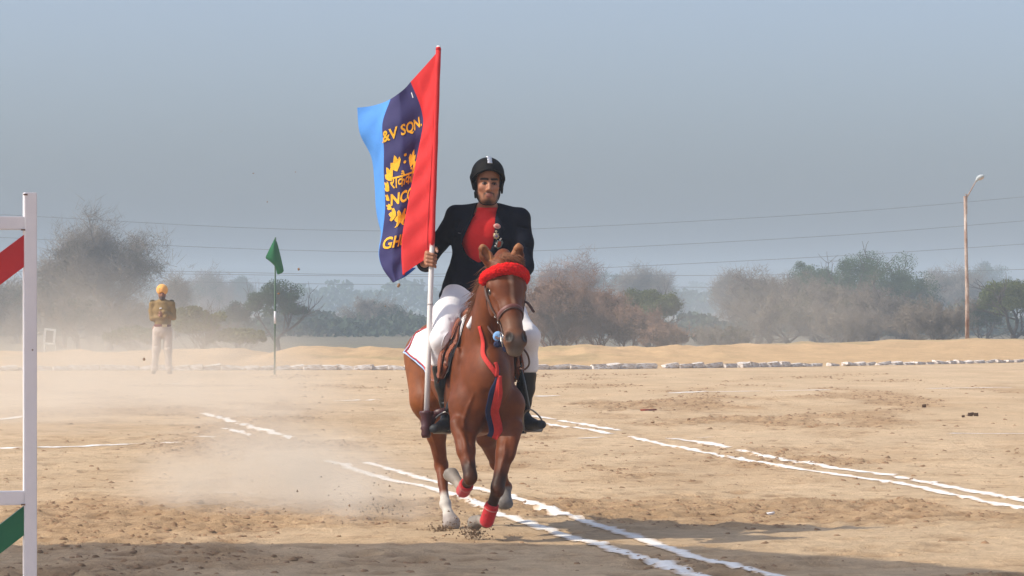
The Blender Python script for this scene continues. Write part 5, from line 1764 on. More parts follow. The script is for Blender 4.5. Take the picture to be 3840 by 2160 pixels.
# open front showing the jersey: a tall U-shaped opening
OL = np.array([(1795, 740), (1790, 760), (1780, 785), (1770, 820), (1754, 855), (1738, 890), (1730, 915), (1740, 945), (1765, 968), (1792, 984)])
OR = np.array([(1858, 740), (1862, 760), (1862, 785), (1858, 820), (1855, 855), (1852, 890), (1848, 915), (1836, 945), (1818, 966), (1800, 984)])
zl_ = CAM_H - (OL[:, 1] - HORIZON) / F_PX * 20.56
xl_ = (OL[:, 0] - 1920) / F_PX * 20.56; xr_ = (OR[:, 0] - 1920) / F_PX * 20.56
sl, X, Y, Z = jk._sub(jk.lo, jk.lo + jk.h * jk.n)
xa = np.interp(Z[0, 0], zl_[::-1], xl_[::-1])[None, None, :]; xb = np.interp(Z[0, 0], zl_[::-1], xr_[::-1])[None, None, :]
dop = np.maximum(np.maximum(xa - X, X - xb), zl_[-1] - Z) + 0 * Y
dop = np.maximum(dop, Y - (NKB[1] - 0.01))
jk.d[sl] = np.maximum(jk.d[sl], (-dop).astype(np.float32))
jk.seg(P(1828, 730, 20.63), NKB + np.array([0, -0.03, -0.01]), 0.070, 0.064, 0.006, cut=True)
jk.chain([NKB + np.array([-0.062, -0.03, 0.002]), NKB + np.array([-0.05, 0.05, 0.022]), NKB + np.array([0.05, 0.05, 0.022]), NKB + np.array([0.066, -0.03, 0.002])], [0.014, 0.016, 0.016, 0.014], 0.012)
jk.half(P(1770, 1150, 20.7), (0.12, -0.25, -1), 0.006)
v, q = jk.mesh(); v = relax(v, q, 1, 0.45)
blazer = mesh_from('blazer', v, q, M_blazer, rider)
blazer['label'] = 'navy blazer worn open over the jersey'
# lapels
M_lapel = mat('navy_lapel', (0.011, 0.013, 0.023), 0.85, 0.1, 20, spec=0.1)


def sheet(name, uv_outline, sdf, off, thick, mat_, parent, Y=20.5):
    """A small flat piece with the given frame outline laid on a field's surface."""
    pts = np.array([P(u_, v__, Y) for u_, v__ in uv_outline])
    c = pts.mean(0)
    rings = [pts, c + (pts - c) * 0.6, c + (pts - c) * 0.2]
    allp = sdf.project(np.vstack(rings), off)
    g = sdf.grad(allp)
    n = len(pts); m = len(allp)
    V = np.vstack([allp, allp + g * thick])
    fc = []
    for k in range(2):
        for i in range(n):
            a, b = k * n + i, k * n + (i + 1) % n
            fc.append((a + m, b + m, b + n + m, a + n + m))
    fc.append(tuple(2 * n + i + m for i in range(n)))
    for i in range(n):
        a, b = i, (i + 1) % n
        fc.append((a, b, b + m, a + m))
    return mesh_from(name, V, fc, mat_, parent)


def lapel(edge, outer):
    """A folded collar strip: inner edge along the opening, outer edge with a notch."""
    n = 40
    a_ = jk.project(catmull([P(u_, v__, 20.5) for u_, v__ in edge], n), 0.004)
    b_ = jk.project(catmull([P(u_, v__, 20.5) for u_, v__ in outer], n), 0.008)
    rows = [a_, jk.project((a_ * 2 + b_) / 3, 0.016), jk.project((a_ + b_ * 2) / 3, 0.016), b_, jk.project(b_ + (b_ - a_) * 0.02, 0.001)]
    V = np.vstack(rows)
    fc = [(k * n + i, k * n + i + 1, (k + 1) * n + i + 1, (k + 1) * n + i) for k in range(4) for i in range(n - 1)]
    return mesh_from('lapel', V, fc, M_lapel, blazer)


lapel([(1782, 772), (1772, 810), (1752, 850), (1732, 890), (1725, 920), (1740, 950), (1775, 985)], [(1768, 776), (1742, 812), (1715, 846), (1708, 875), (1705, 915), (1722, 955), (1770, 992)])
lapel([(1864, 772), (1862, 810), (1860, 850), (1862, 890), (1858, 920), (1842, 950), (1815, 985)], [(1876, 776), (1900, 815), (1912, 845), (1896, 870), (1892, 915), (1866, 960), (1822, 992)])
sheet('pocket_welt', [(1688, 872), (1706, 874), (1706, 878), (1688, 876)], jk, 0.003, 0.002, mat('welt_grey', (0.10, 0.10, 0.11), 0.8), blazer, 20.52)
# badges on the breast: medal and crest
M_badge = mat('badge_pink', (0.62, 0.34, 0.29), 0.5)
M_badge2 = mat('badge_red', (0.45, 0.06, 0.06), 0.5)
M_brass = mat('badge_gold', (0.55, 0.42, 0.25), 0.35, metal=0.6)
def disc(u_, v__, a_, b_, n=18, jag=0.0): return [(u_ + a_ * math.cos(2 * math.pi * i / n) * (1 - jag * (i % 2)), v__ + b_ * math.sin(2 * math.pi * i / n) * (1 - jag * (i % 2))) for i in range(n)]
bd = sheet('round_badge', disc(1870, 840, 16, 12), jk, 0.0190, 0.004, M_badge, blazer, 20.5)
sheet('badge_ring', disc(1870, 840, 10, 6.5), jk, 0.0235, 0.0015, M_badge2, bd, 20.5)
for du in (-5, 1, 6):
    sheet('badge_letter', disc(1870 + du, 840, 1.8, 3.6, 8), jk, 0.0255, 0.001, M_badge, bd, 20.5)
bd = sheet('star_badge', disc(1864, 884, 14, 18, 16, 0.28), jk, 0.0190, 0.004, M_brass, blazer, 20.5)
sheet('badge_centre', disc(1864, 885, 6, 7), jk, 0.0235, 0.003, mat('badge_violet', (0.22, 0.17, 0.26), 0.4), bd, 20.5)
sheet('badge_knob', disc(1865, 864, 4, 4.5, 10), jk, 0.0210, 0.003, M_brass, bd, 20.5)
bd = sheet('crest_badge', [(1868, 905), (1892, 908), (1896, 918), (1888, 938), (1874, 944), (1862, 934)], jk, 0.0200, 0.004, mat('crest_dark', (0.16, 0.20, 0.18), 0.5), blazer, 20.5)
sheet('crest_field', [(1872, 908), (1886, 911), (1885, 928), (1878, 938), (1869, 932)], jk, 0.0245, 0.002, mat('crest_orange', (0.35, 0.05, 0.02), 0.5), bd, 20.5)
for u_, v__ in ((1884, 897), (1880, 902), (1862, 930), (1866, 919)):
    sheet('crest_stud', disc(u_, v__, 3.6, 4, 8), jk, 0.0200, 0.005, M_silver, bd, 20.5)

# breeches ---------------------------------------------------------------------
M_breech = mat('white_breeches', (0.80, 0.78, 0.79), 0.8, 0.03, 12, 0.25, 30, sheen=0.1)
br = Sdf(np.array([-0.62, 20.1, 0.92]), np.array([0.30, 21.0, 1.62]), 0.0085)
br.seg(PEL + np.array([0, -0.01, -0.01]), (HIPL + HIPR) / 2, 0.125, 0.12, 0.04, RX, 1.3, 1.25)
KNL2 = KNL + np.array([-0.012, 0, 0.02])
br.chain([HIPL, HIPL * 0.5 + KNL2 * 0.5 + np.array([-0.018, 0, 0.022]), KNL2, CAL + UP * 0.05, CAL - UP * 0.05], [0.103, 0.088, 0.062, 0.059, 0.057], 0.045)
br.chain([HIPR, HIPR * 0.5 + KNR * 0.5 + np.array([0.012, 0, 0.02]), KNR + np.array([-0.002, 0, 0.02]), CAR + UP * 0.05, CAR - UP * 0.05], [0.103, 0.090, 0.066, 0.059, 0.056], 0.045)
br.flat(CAL - UP * 0.002, (0, 0, -1), 0.14)
br.flat(CAR - UP * 0.002, (0, 0, -1), 0.14)
for a, b, r in ((P(1740, 1130, 20.50), P(1800, 1120, 20.48), 0.005), (P(1690, 1200, 20.38), P(1745, 1160, 20.40), 0.005), (P(1700, 1215, 20.36), P(1735, 1190, 20.38), 0.004), (P(1660, 1250, 20.26), P(1690, 1230, 20.28), 0.004)):
    br.seg(a, b, r, r, 0.016, cut=True)
v, q = br.mesh(); v = relax(v, q, 1, 0.5)
breeches = mesh_from('breeches', v, q, M_breech, rider)
# seams of the knee patches
M_seam = mat('seam_white', (0.70, 0.69, 0.71), 0.8)
p_ = br.project(catmull([P(1700, 1225, 20.25), P(1672, 1260, 20.22), P(1657, 1300, 20.25), P(1656, 1340, 20.30), P(1660, 1358, 20.33)], 26), 0.001)
ribbon('knee_seam', p_, 0.006, M_seam, breeches, br.grad(p_), 0.0025)

# boots ------------------------------------------------------------------------
M_bootl = mat('boot_leather', (0.0085, 0.0085, 0.009), 0.42, 0.2, 20, spec=0.35)
M_foot = mat('dusty_boot', (0.028, 0.030, 0.034), 0.6, 0.3, 20, 0.2, 60)
for s_, CA, AN, toe, heel in ((-1, CAL, ANL, P(1628, 1608, 20.24), P(1706, 1590, 20.50)), (1, CAR, ANR, P(2030, 1592, 20.30), P(1950, 1600, 20.52))):
    root = empty('boot', tuple(AN))
    root.parent = rider
    root.location = np.array(AN) - np.array(rider.location)
    b_ = Sdf(np.minimum(AN, np.minimum(toe, heel)) - 0.16, np.maximum(CA, np.maximum(toe, AN)) + 0.16, 0.007)
    b_.chain([CA + UP * 0.0, CA * 0.6 + AN * 0.4, CA * 0.25 + AN * 0.75, AN], [0.061, 0.056, 0.043, 0.038], 0.02)
    b_.half(CA + UP * -0.004, (0, 0.1, 1), 0.004)
    for k in range(3):
        c = AN + (CA - AN) * (0.05 + 0.09 * k)
        b_.seg(c + np.array([-0.05, -0.035, 0.005]), c + np.array([0.05, -0.035, -0.004]), 0.005, 0.004, 0.014, cut=True)
    v, q = b_.mesh(); v = relax(v, q, 1, 0.4)
    mesh_from('shaft', v, q, M_bootl, root)
    b_ = Sdf(np.minimum(AN, np.minimum(toe, heel)) - 0.14, np.maximum(AN, np.maximum(toe, heel)) + 0.14, 0.006)
    lat = unit(np.cross(toe - heel, UP))
    b_.seg(AN - UP * 0.02, heel + UP * 0.012, 0.038, 0.034, 0.02)
    b_.seg(AN - UP * 0.03, toe * 0.55 + heel * 0.45 + UP * 0.014, 0.038, 0.034, 0.03)
    b_.seg(heel, toe * 0.6 + heel * 0.4, 0.033, 0.034, 0.02, lat, 1.0, 1.25)
    b_.seg(toe * 0.6 + heel * 0.4, toe, 0.034, 0.027, 0.02, lat, 1.25, 1.2)
    b_.half(heel - UP * 0.030, unit(np.cross(np.cross(toe - heel, UP), toe - heel)) * -1, 0.004)
    v, q = b_.mesh(); v = relax(v, q, 1, 0.4)
    mesh_from('foot', v, q, M_foot, root)
    d = unit(toe - heel)
    mb = MB()
    c = heel - UP * 0.034
    R_ = np.stack([d, lat, np.cross(d, lat)], 1)
    mb.box((-0.035, -0.028, -0.014), (0.03, 0.028, 0.010), R_, c)
    mb.build('heel', M_bootl, root, False)
    if s_ > 0:
        sp = heel + np.array([-0.012, 0.03, 0.0])
        mb = MB(); mb.tube([sp + [0, 0, .012], sp + [-0.028, 0, 0.0], sp + [-0.030, 0, -0.03], sp + [-0.008, 0, -0.036], sp + [0.012, 0, -0.02]], 0.004, n=5)
        mb.build('spur', M_bootl, root)
    # stirrup iron: arch and tread
    a, bb_, foot = STIR[-s_]
    tread = toe * 0.62 + heel * 0.38 - UP * 0.034
    top = bb_
    wv = lat if lat[0] * s_ > 0 else -lat
    wv = unit(wv * 0.6 + np.array([s_ * 0.7, 0, 0]))
    arch = catmull([tread - wv * 0.056, tread - wv * 0.060 + UP * 0.05, top * 0.6 + tread * 0.4 - wv * 0.045 + UP * 0.02, top + UP * 0.0, top * 0.6 + tread * 0.4 + wv * 0.045 + UP * 0.02, tread + wv * 0.060 + UP * 0.05, tread + wv * 0.056], 33)
    mb = MB(); mb.tube(list(arch), 0.0058, n=7); st_ = mb.build('stirrup_iron', M_dullsteel, saddle)
    mb = MB(); mb.tube([tread - wv * 0.055, tread + wv * 0.055], 0.009, n=8); mb.build('tread', M_dullsteel, st_)

# ------------------------------------------------------------------ flag socket at the stirrup
M_ox = mat('oxblood_leather', (0.062, 0.016, 0.018), 0.45, 0.2, 30, spec=0.4)
sock = empty('flag_socket', tuple(pole_at(1600)))
tag(sock, 'dark oxblood leather cup at the stirrup holding the flag pole', 'flag socket')
mb = MB()
prof = [(1543, 0.043), (1552, 0.046), (1562, 0.034), (1580, 0.036), (1598, 0.030), (1606, 0.037), (1615, 0.028), (1628, 0.031), (1640, 0.024)]
mb.tube([pole_at(v__) for v__, _ in prof], [r for _, r in prof], n=18)
mb.build('cup', M_ox, sock)
arm_ = catmull([pole_at(1592) + np.array([0.02, 0.0, 0]), P(1632, 1555, 20.36), P(1655, 1545, 20.36), P(1700, 1540, 20.38)], 16)
ribbon('bracket', arm_, 0.045, M_ox, sock, np.tile([0.1, -1, 0.2], (16, 1)), 0.008)

# ------------------------------------------------------------------ flag and pole
M_pole = mat('white_painted_bamboo', (0.74, 0.70, 0.67), 0.6, 0.08, 5, stretch=(4, 4, 0.6))
M_pole2 = mat('grey_tape', (0.5, 0.47, 0.45), 0.7)
flag = empty('flag', tuple(PBOT))
tag(flag, 'red navy and sky blue flag with yellow lettering on a white pole', 'flag')
mb = MB()
mb.tube([pole_at(v__) for v__ in (172, 600, 1000, 1300, 1560)], [0.0120, 0.0135, 0.0160, 0.0175, 0.018], n=14)
mb.build('pole', M_pole, flag)
mb = MB(); mb.tube([pole_at(1143), pole_at(1149)], [0.0185, 0.0185], n=14); mb.build('pole_joint', M_pole2, flag)
ts = [0, .12, .25, .40, .55, .70, .82, .92, 1.0]
# columns of the cloth: (u, v, depth offset) down the height
CL = [
    (0.00, [(1648, 186, 0), (1640, 285, 0), (1636, 390, 0), (1634, 505, 0), (1631, 620, 0), (1628, 735, 0), (1625, 830, 0), (1623, 905, 0), (1621, 958, 0)]),
    (0.15, [(1608, 232, -.02), (1617, 330, -.03), (1612, 430, -.05), (1604, 540, -.06), (1592, 650, -.07), (1578, 765, -.08), (1570, 855, -.08), (1568, 930, -.07), (1575, 985, -.05)]),
    (0.27, [(1565, 280, -.01), (1587, 370, -.04), (1588, 460, -.06), (1568, 568, -.08), (1546, 680, -.10), (1524, 795, -.11), (1509, 885, -.11), (1507, 955, -.10), (1513, 1028, -.08)]),
    (0.335, [(1541, 306, .01), (1580, 405, .02), (1590, 492, .05), (1578, 600, .08), (1562, 715, .09), (1546, 825, .10), (1532, 910, .09), (1524, 975, .06), (1518, 1032, .00)]),
    (0.42, [(1522, 328, .03), (1552, 425, .05), (1560, 515, .08), (1552, 622, .10), (1540, 738, .11), (1524, 848, .11), (1508, 930, .10), (1500, 992, .07), (1500, 1045, .02)]),
    (0.54, [(1496, 350, .04), (1500, 442, .03), (1506, 533, .03), (1503, 640, .05), (1500, 756, .07), (1488, 862, .07), (1472, 942, .06), (1470, 1002, .04), (1482, 1056, .02)]),
    (0.66, [(1466, 371, .05), (1436, 462, .04), (1441, 553, .05), (1441, 655, .07), (1446, 770, .08), (1436, 872, .09), (1423, 950, .09), (1437, 1008, .06), (1474, 1060, .02)]),
    (0.72, [(1440, 384, .09), (1420, 470, .12), (1430, 560, .14), (1432, 662, .15), (1434, 775, .16), (1430, 874, .16), (1430, 952, .15), (1450, 1010, .12), (1490, 1052, .08)]),
    (0.86, [(1392, 398, .10), (1384, 488, .15), (1408, 575, .20), (1420, 675, .22), (1424, 785, .23), (1430, 880, .24), (1452, 955, .23), (1480, 1008, .20), (1525, 1034, .14)]),
    (1.00, [(1340, 404, .12), (1350, 500, .20), (1393, 590, .27), (1405, 690, .28), (1412, 795, .30), (1436, 885, .31), (1480, 955, .30), (1510, 1000, .26), (1560, 1005, .18)]),
]
NT, NW = 64, 72
wk = np.array([c[0] for c in CL])
colsP = []
for w_, pts in CL:
    arr = np.array(pts, float)
    tt_ = np.linspace(0, 1, NT)
    # resample along the measured heights
    idx_ = np.interp(tt_, ts, np.arange(len(ts)))
    dense = catmull(arr, 200)
    colsP.append(np.stack([np.interp(idx_, np.linspace(0, len(ts) - 1, 200), dense[:, k]) for k in range(3)], 1))
colsP = np.stack(colsP, 1)                      # NT x K x 3
grid = np.zeros((NT, NW, 3))
wfine = np.linspace(0, 1, NW)
kk = np.interp(wfine, wk, np.arange(len(wk)))
for i in range(NT):
    dn = catmull(colsP[i], 400)
    pos = np.linspace(0, len(wk) - 1, 400)
    for k in range(3):
        grid[i, :, k] = np.interp(kk, pos, dn[:, k])
# small wrinkles running out from the hand and the hem
uu, tt2 = np.meshgrid(wfine, np.linspace(0, 1, NT))
wr_ = 0.012 * np.sin(tt2 * 30 + uu * 22) * smoothstep(0.70, 1.0, tt2) * smoothstep(0.0, 0.15, uu) + 0.010 * np.sin(uu * 9 + tt2 * 17) * smoothstep(0.62, 0.85, uu) + 0.006 * np.sin(tt2 * 41 - uu * 13)
def FD(w, old): return float(np.interp(w, [0, .15, .27, .335, .42, .54, .66, .72, .86, 1.0], [0, .045, .085, .15, .165, .17, .235, .30, .36, .42])) + 0.25 * max(0.0, old)


fw = np.zeros((NT, NW, 3))
for i in range(NT):
    for j in range(NW):
        fw[i, j] = P(grid[i, j, 0], grid[i, j, 1], 20.61 - 0.33 * (grid[i, j, 1] - 190) / 1358 + FD(wfine[j], grid[i, j, 2]) + wr_[i, j] * 0.7)


def flag_pt(w, t):
    """A point on the cloth for width w and height t (arrays)."""
    a = np.clip(np.asarray(w) * (NW - 1), 0, NW - 1.001); b = np.clip(np.asarray(t) * (NT - 1), 0, NT - 1.001)
    i, j = b.astype(int), a.astype(int)
    fi, fj = (b - i)[:, None], (a - j)[:, None]
    return (fw[i, j] * (1 - fj) + fw[i, j + 1] * fj) * (1 - fi) + (fw[i + 1, j] * (1 - fj) + fw[i + 1, j + 1] * fj) * fi


M_fred = mat('flag_red', (0.70, 0.026, 0.028), 0.7, 0.05, 20, 0.2, 160, transl=0.16)
M_fnavy = mat('flag_navy', (0.036, 0.032, 0.125), 0.7, 0.05, 20, 0.2, 160, transl=0.10)
M_fsky = mat('flag_sky', (0.10, 0.33, 0.80), 0.7, 0.05, 20, 0.2, 160, transl=0.2)
M_fyel = mat('flag_yellow', (0.85, 0.44, 0.015), 0.6, 0.12, 80, 0.4, 200)


def band(name, j0, j1, m_):
    sub = fw[:, j0:j1 + 1]
    nt_, nw_ = sub.shape[:2]
    nrm = np.cross(np.gradient(sub, axis=0), np.gradient(sub, axis=1))
    nrm /= np.linalg.norm(nrm, axis=2, keepdims=True) + 1e-9
    V = np.vstack([(sub - nrm * 0.0012).reshape(-1, 3), (sub + nrm * 0.0012).reshape(-1, 3)])
    n = nt_ * nw_
    fc = []
    for i in range(nt_ - 1):
        for j in range(nw_ - 1):
            a = i * nw_ + j
            fc.append((a, a + 1, a + nw_ + 1, a + nw_)); fc.append((a + n, a + nw_ + n, a + nw_ + 1 + n, a + 1 + n))
    return mesh_from(name, V, fc, m_, flag)


jr, jn = int(round(0.335 * (NW - 1))), int(round(0.665 * (NW - 1)))
band('red_band', 0, jr, M_fred)
navy = band('navy_band', jr, jn, M_fnavy)
band('sky_band', jn, NW - 1, M_fsky)
# hem tube round the pole
mb = MB(); mb.tube([pole_at(v__) + np.array([0.0, 0, 0]) for v__ in np.linspace(186, 952, 14)], [0.0160 + 0.001 * math.sin(i * 2.3) for i in range(14)], n=12)
mb.build('pole_sleeve', M_fred, flag)
mb = MB(); mb.tube([pole_at(186), pole_at(180), pole_at(172)], [0.019, 0.016, 0.008], n=10); mb.build('sleeve_tip', M_fred, flag)
hem = flag_pt(np.full(60, 0.055), np.linspace(0.02, 0.99, 60))
ribbon('hem_stitch', hem + np.array([0, -0.004, 0]), 0.003, mat('stitch_red', (0.40, 0.015, 0.018), 0.8), flag, np.tile([0, -1.0, 0], (60, 1)), 0.0012)


def on_flag(name, tris_v, tris_f, w0, t0, sw, st_):
    """Lay flat lettering (x right, y up) on the cloth; w runs from the pole outwards, so x is mirrored."""
    v = np.asarray(tris_v, float)
    w = w0 - v[:, 0] * sw
    t = t0 - v[:, 1] * st_
    p = flag_pt(w, t)
    e_ = 0.004
    du = flag_pt(w + e_, t) - flag_pt(w - e_, t); dv = flag_pt(w, t + e_) - flag_pt(w, t - e_)
    n = np.cross(du, dv); n /= np.linalg.norm(n, axis=1, keepdims=True) + 1e-9
    n = np.where(n[:, 1:2] > 0, -n, n)
    tris_f = [f for f in tris_f if max(w[k] for k in f) < 0.668]
    V = p + n * 0.0045
    return mesh_from(name, V, [tuple(f) for f in tris_f], M_fyel, navy, smooth=False)


def text_tris(txt, extr=0.0):
    cu = bpy.data.curves.new('t', 'FONT')
    cu.body = txt
    cu.size = 1.0
    cu.offset = extr
    cu.resolution_u = 3
    ob = bpy.data.objects.new('t', cu)
    COL.objects.link(ob)
    dg = bpy.context.evaluated_depsgraph_get()
    me = bpy.data.meshes.new_from_object(ob.evaluated_get(dg))
    bm = bmesh.new(); bm.from_mesh(me)
    bmesh.ops.triangulate(bm, faces=bm.faces[:])
    for _ in range(2):
        ed = [e_ for e_ in bm.edges if e_.calc_length() > 0.14]
        if ed:
            bmesh.ops.subdivide_edges(bm, edges=ed, cuts=1)
            bmesh.ops.triangulate(bm, faces=bm.faces[:])
    V = np.array([v.co[:] for v in bm.verts]); Fc = [[v.index for v in f.verts] for f in bm.faces]
    bm.verts.index_update()
    bm.free()
    bpy.data.objects.remove(ob); bpy.data.curves.remove(cu); bpy.data.meshes.remove(me)
    return V, Fc


def letter_row(name, txt, w_left, w_right, t_base, height, bold=0.02, slope=0.0):
    V, Fc = text_tris(txt, bold)
    if not len(V): return
    x0, x1 = V[:, 0].min(), V[:, 0].max()
    y0, y1 = V[:, 1].min(), V[:, 1].max()
    X_ = (V[:, 0] - x0) / (x1 - x0); Y_ = (V[:, 1] - y0) / (y1 - y0)
    V2 = np.stack([X_ * (w_left - w_right), Y_ * height + slope * X_], 1)
    on_flag(name, V2, Fc, w_left, t_base, 1.0, 1.0)


letter_row('lettering', 'R&V SQN.', 0.705, 0.360, 0.240, 0.072, 0.024, 0.020)
letter_row('lettering', 'राकैको', 0.612, 0.42, 0.480, 0.078, 0.014)
letter_row('lettering', 'NCC', 0.610, 0.405, 0.562, 0.060, 0.032)
letter_row('lettering', 'GHU', 0.628, 0.40, 0.800, 0.070, 0.024)


# wreath of leaves round the initials, dots above, crossed stems below
def leaf_poly(cx, cy, ang, L, W):
    # three-pointed lotus leaf; x in width units, y in height units (already scaled)
    base = np.array([(0, -0.5), (0.28, -0.28), (0.50, 0.05), (0.42, 0.30), (0.24, 0.12), (0.14, 0.42), (0.0, 0.60), (-0.12, 0.40), (-0.24, 0.12), (-0.42, 0.28), (-0.5, 0.02), (-0.28, -0.28)])
    c, s = math.cos(ang), math.sin(ang)
    x = base[:, 0] * W; y = base[:, 1] * L
    return np.stack([cx + (x * c - y * s) * 0.82, cy + (x * s + y * c)], 1)


wc, tc_ = 0.510, 0.490      # wreath centre on the cloth
for i, (a, L_, W_l) in enumerate(((0.52, .085, .085), (0.98, .080, .075), (1.40, .060, .050), (1.75, .055, .030), (2.10, .060, .032), (2.50, .070, .070), (2.95, .075, .090),
                                 (-0.52, .085, .085), (-0.98, .080, .075), (-1.40, .060, .050), (-1.75, .055, .030), (-2.10, .060, .032), (-2.50, .070, .070), (-2.95, .075, .090))):
    cx, cy = 0.128 * math.sin(a), 0.150 * math.cos(a)
    lp_ = leaf_poly(-cx * 1.0, cy, a * 0.55, L_, W_l)
    n = len(lp_)
    V = np.vstack([lp_, lp_.mean(0)])
    on_flag('wreath_leaf', V, [(k, (k + 1) % n, n) for k in range(n)], wc, tc_, 1.0, 1.0)
for dy in (0.165, 0.128):
    ring = np.array([(0.011 * math.cos(q_), dy + 0.008 * math.sin(q_)) for q_ in np.linspace(0, 2 * math.pi, 13)[:-1]])
    on_flag('wreath_dot', np.vstack([ring, [0, dy]]), [(k, (k + 1) % 12, 12) for k in range(12)], wc, tc_, 1.0, 1.0)
for s_ in (-1, 1):
    q_ = np.array([(-0.045 * s_ - 0.006, -0.195), (-0.045 * s_ + 0.008, -0.195), (0.035 * s_ + 0.008, -0.150), (0.035 * s_ - 0.006, -0.150)])
    on_flag('wreath_stem', q_, [(0, 1, 2), (0, 2, 3)], wc, tc_, 1.0, 1.0)
q_ = np.array([(0.30, 0.0), (0.307, 0.0), (0.307, 0.02), (0.30, 0.02)])
tg = flag_pt(np.array([0.375, 0.385, 0.390, 0.380]), np.array([0.035, 0.035, 0.057, 0.057])) + np.array([0, -0.006, 0])
mesh_from('label_tag', np.vstack([tg, tg + [0, 0.002, 0]]), [(0, 1, 2, 3), (4, 5, 6, 7), (0, 1, 5, 4), (1, 2, 6, 5), (2, 3, 7, 6), (3, 0, 4, 7)], M_white, navy, False)

# ------------------------------------------------------------------ show-jump stand at the left edge
M_wpaint = mat('white_enamel', (0.74, 0.72, 0.75), 0.42, 0.05, 5, 0.12, 40, spec=0.4)
M_rpaint = mat('red_enamel', (0.50, 0.026, 0.030), 0.4, 0.08, 5, 0.1, 30, spec=0.4)
M_gpaint = mat('green_enamel', (0.012, 0.130, 0.060), 0.4, 0.08, 5, 0.1, 30, spec=0.4)
M_rustspot = mat('rust_stain', (0.20, 0.13, 0.10), 0.9)
JY = 14.0
jx, kpx = P(112, 1128, JY)[0], JY / F_PX
wing = empty('jump_stand', (jx, JY, 0))
tag(wing, 'white jump stand with red and green diagonal slats at left edge', 'jump stand')
ang = math.radians(17)
RJ = np.array([[math.cos(ang), -math.sin(ang), 0], [math.sin(ang), math.cos(ang), 0], [0, 0, 1]])
base_j = np.array([jx, JY, 0.0])


def jump_box(name, x0, x1, z0, z1, d0, d1, m_, bev=0.003):
    bm = bmesh.new()
    vs_ = [bm.verts.new(q) for q in ((x0, d0, z0), (x1, d0, z0), (x1, d1, z0), (x0, d1, z0), (x0, d0, z1), (x1, d0, z1), (x1, d1, z1), (x0, d1, z1))]
    for f in ((3, 2, 1, 0), (4, 5, 6, 7), (0, 1, 5, 4), (1, 2, 6, 5), (2, 3, 7, 6), (3, 0, 4, 7)):
        bm.faces.new([vs_[i] for i in f])
    bmesh.ops.bevel(bm, geom=bm.edges[:], offset=bev, segments=2, affect='EDGES')
    V = np.array([v.co[:] for v in bm.verts]) @ RJ.T + base_j
    Fc = [[v.index for v in f.verts] for f in bm.faces]
    bm.free()
    return mesh_from(name, V, Fc, m_, wing, smooth=False)


zt = P(0, 722, JY)[2]
hwj = 0.0265
jump_box('post', -hwj, hwj, 0.0, zt, -hwj, hwj, M_wpaint)
jump_box('post', -0.95 - hwj, -0.95 + hwj, 0.0, zt - 0.15, -hwj, hwj, M_wpaint)
for v0, v1 in ((812, 862), (1840, 1892)):
    jump_box('rail', -0.95 + hwj, -hwj + 0.001, P(0, v1, JY)[2], P(0, v0, JY)[2], -0.022, 0.022, M_wpaint)
jump_box('foot', -hwj * 1.2, hwj * 1.2, 0.0, 0.05, -0.45, 0.45, M_wpaint)
jump_box('foot', -0.95 - hwj * 1.2, -0.95 + hwj * 1.2, 0.0, 0.05, -0.45, 0.45, M_wpaint)


def slat(v_hi, v_lo, m_):
    """A diagonal slat from the post down to the left."""
    zh, zl = P(0, v_hi, JY)[2], P(0, v_lo, JY)[2]
    hgt = zh - zl
    slope = math.tan(math.radians(37))
    x1, x0 = -hwj + 0.002, -0.95 + hwj
    dz = (x1 - x0) * slope
    V = []
    for d in (-0.010, 0.010):
        V += [(x1, d, zl), (x1, d, zh), (x0, d, zh - dz), (x0, d, zl - dz)]
    mb = MB(); mb.add(np.array(V) @ RJ.T + base_j, [(0, 1, 2, 3), (7, 6, 5, 4), (0, 4, 5, 1), (1, 5, 6, 2), (2, 6, 7, 3), (3, 7, 4, 0)])
    mb.build('slat', m_, wing, False)


slat(880, 1000, M_rpaint)
slat(1395, 1505, M_wpaint) if False else None
slat(1896, 2005, M_gpaint)
for zz, xx in ((P(0, 862, JY)[2], -0.03), (P(0, 730, JY)[2], -0.02), (P(0, 1890, JY)[2], -0.03)):
    mb = MB(); mb.box((xx - 0.012, -0.0285, zz - 0.004), (xx + 0.006, -0.0275, zz + 0.003), RJ, base_j); mb.build('rust_mark', M_rustspot, wing, False)
c = P(124, 1312, JY)
mb = MB(); mb.box((0.004, -0.0282, c[2] - 0.003), (0.010, -0.0275, c[2] + 0.003), RJ, base_j); mb.build('chip', M_rustspot, wing, False)

# ------------------------------------------------------------------ green flag on a thin pole
M_gflag = mat('green_cloth', (0.018, 0.175, 0.060), 0.8, 0.06, 6, transl=0.25)
M_gpole = mat('green_pole', (0.075, 0.13, 0.085), 0.6)
FY = 64.5
gf = empty('marker_flag', tuple(P(1030, 1402, FY)))
tag(gf, 'small green flag on a thin green pole by the stone edging', 'flag')
mb = MB(); mb.tube([P(1030, 1405, FY), P(1031, 1200, FY), P(1033, 890, FY)], [0.019, 0.018, 0.015], n=8); mb.build('pole', M_gpole, gf)
mb = MB(); mb.tube([P(1031, 1214, FY), P(1031.5, 1167, FY)], [0.0215, 0.0215], n=8); mb.build('white_band', M_wpaint, gf)
rows = [[(1032, 890, 0), (1034, 898, 0), (1037, 905, .02), (1040, 912, .0)],
        [(1018, 918, -.05), (1028, 925, -.08), (1040, 935, -.02), (1050, 950, .05)],
        [(1005, 945, -.10), (1026, 950, -.12), (1045, 965, -.05), (1058, 985, .05)],
        [(996, 966, -.12), (1024, 980, -.14), (1046, 992, -.08), (1063, 1008, .04)],
        [(1004, 974, -.02), (1030, 994, -.06), (1047, 1012, -.04), (1063, 1018, .02)],
        [(1022, 986, .05), (1034, 1006, .02), (1040, 1028, .0), (1054, 1026, .04)]]
gr = np.array([catmull(np.array(r, float), 14) for r in rows])
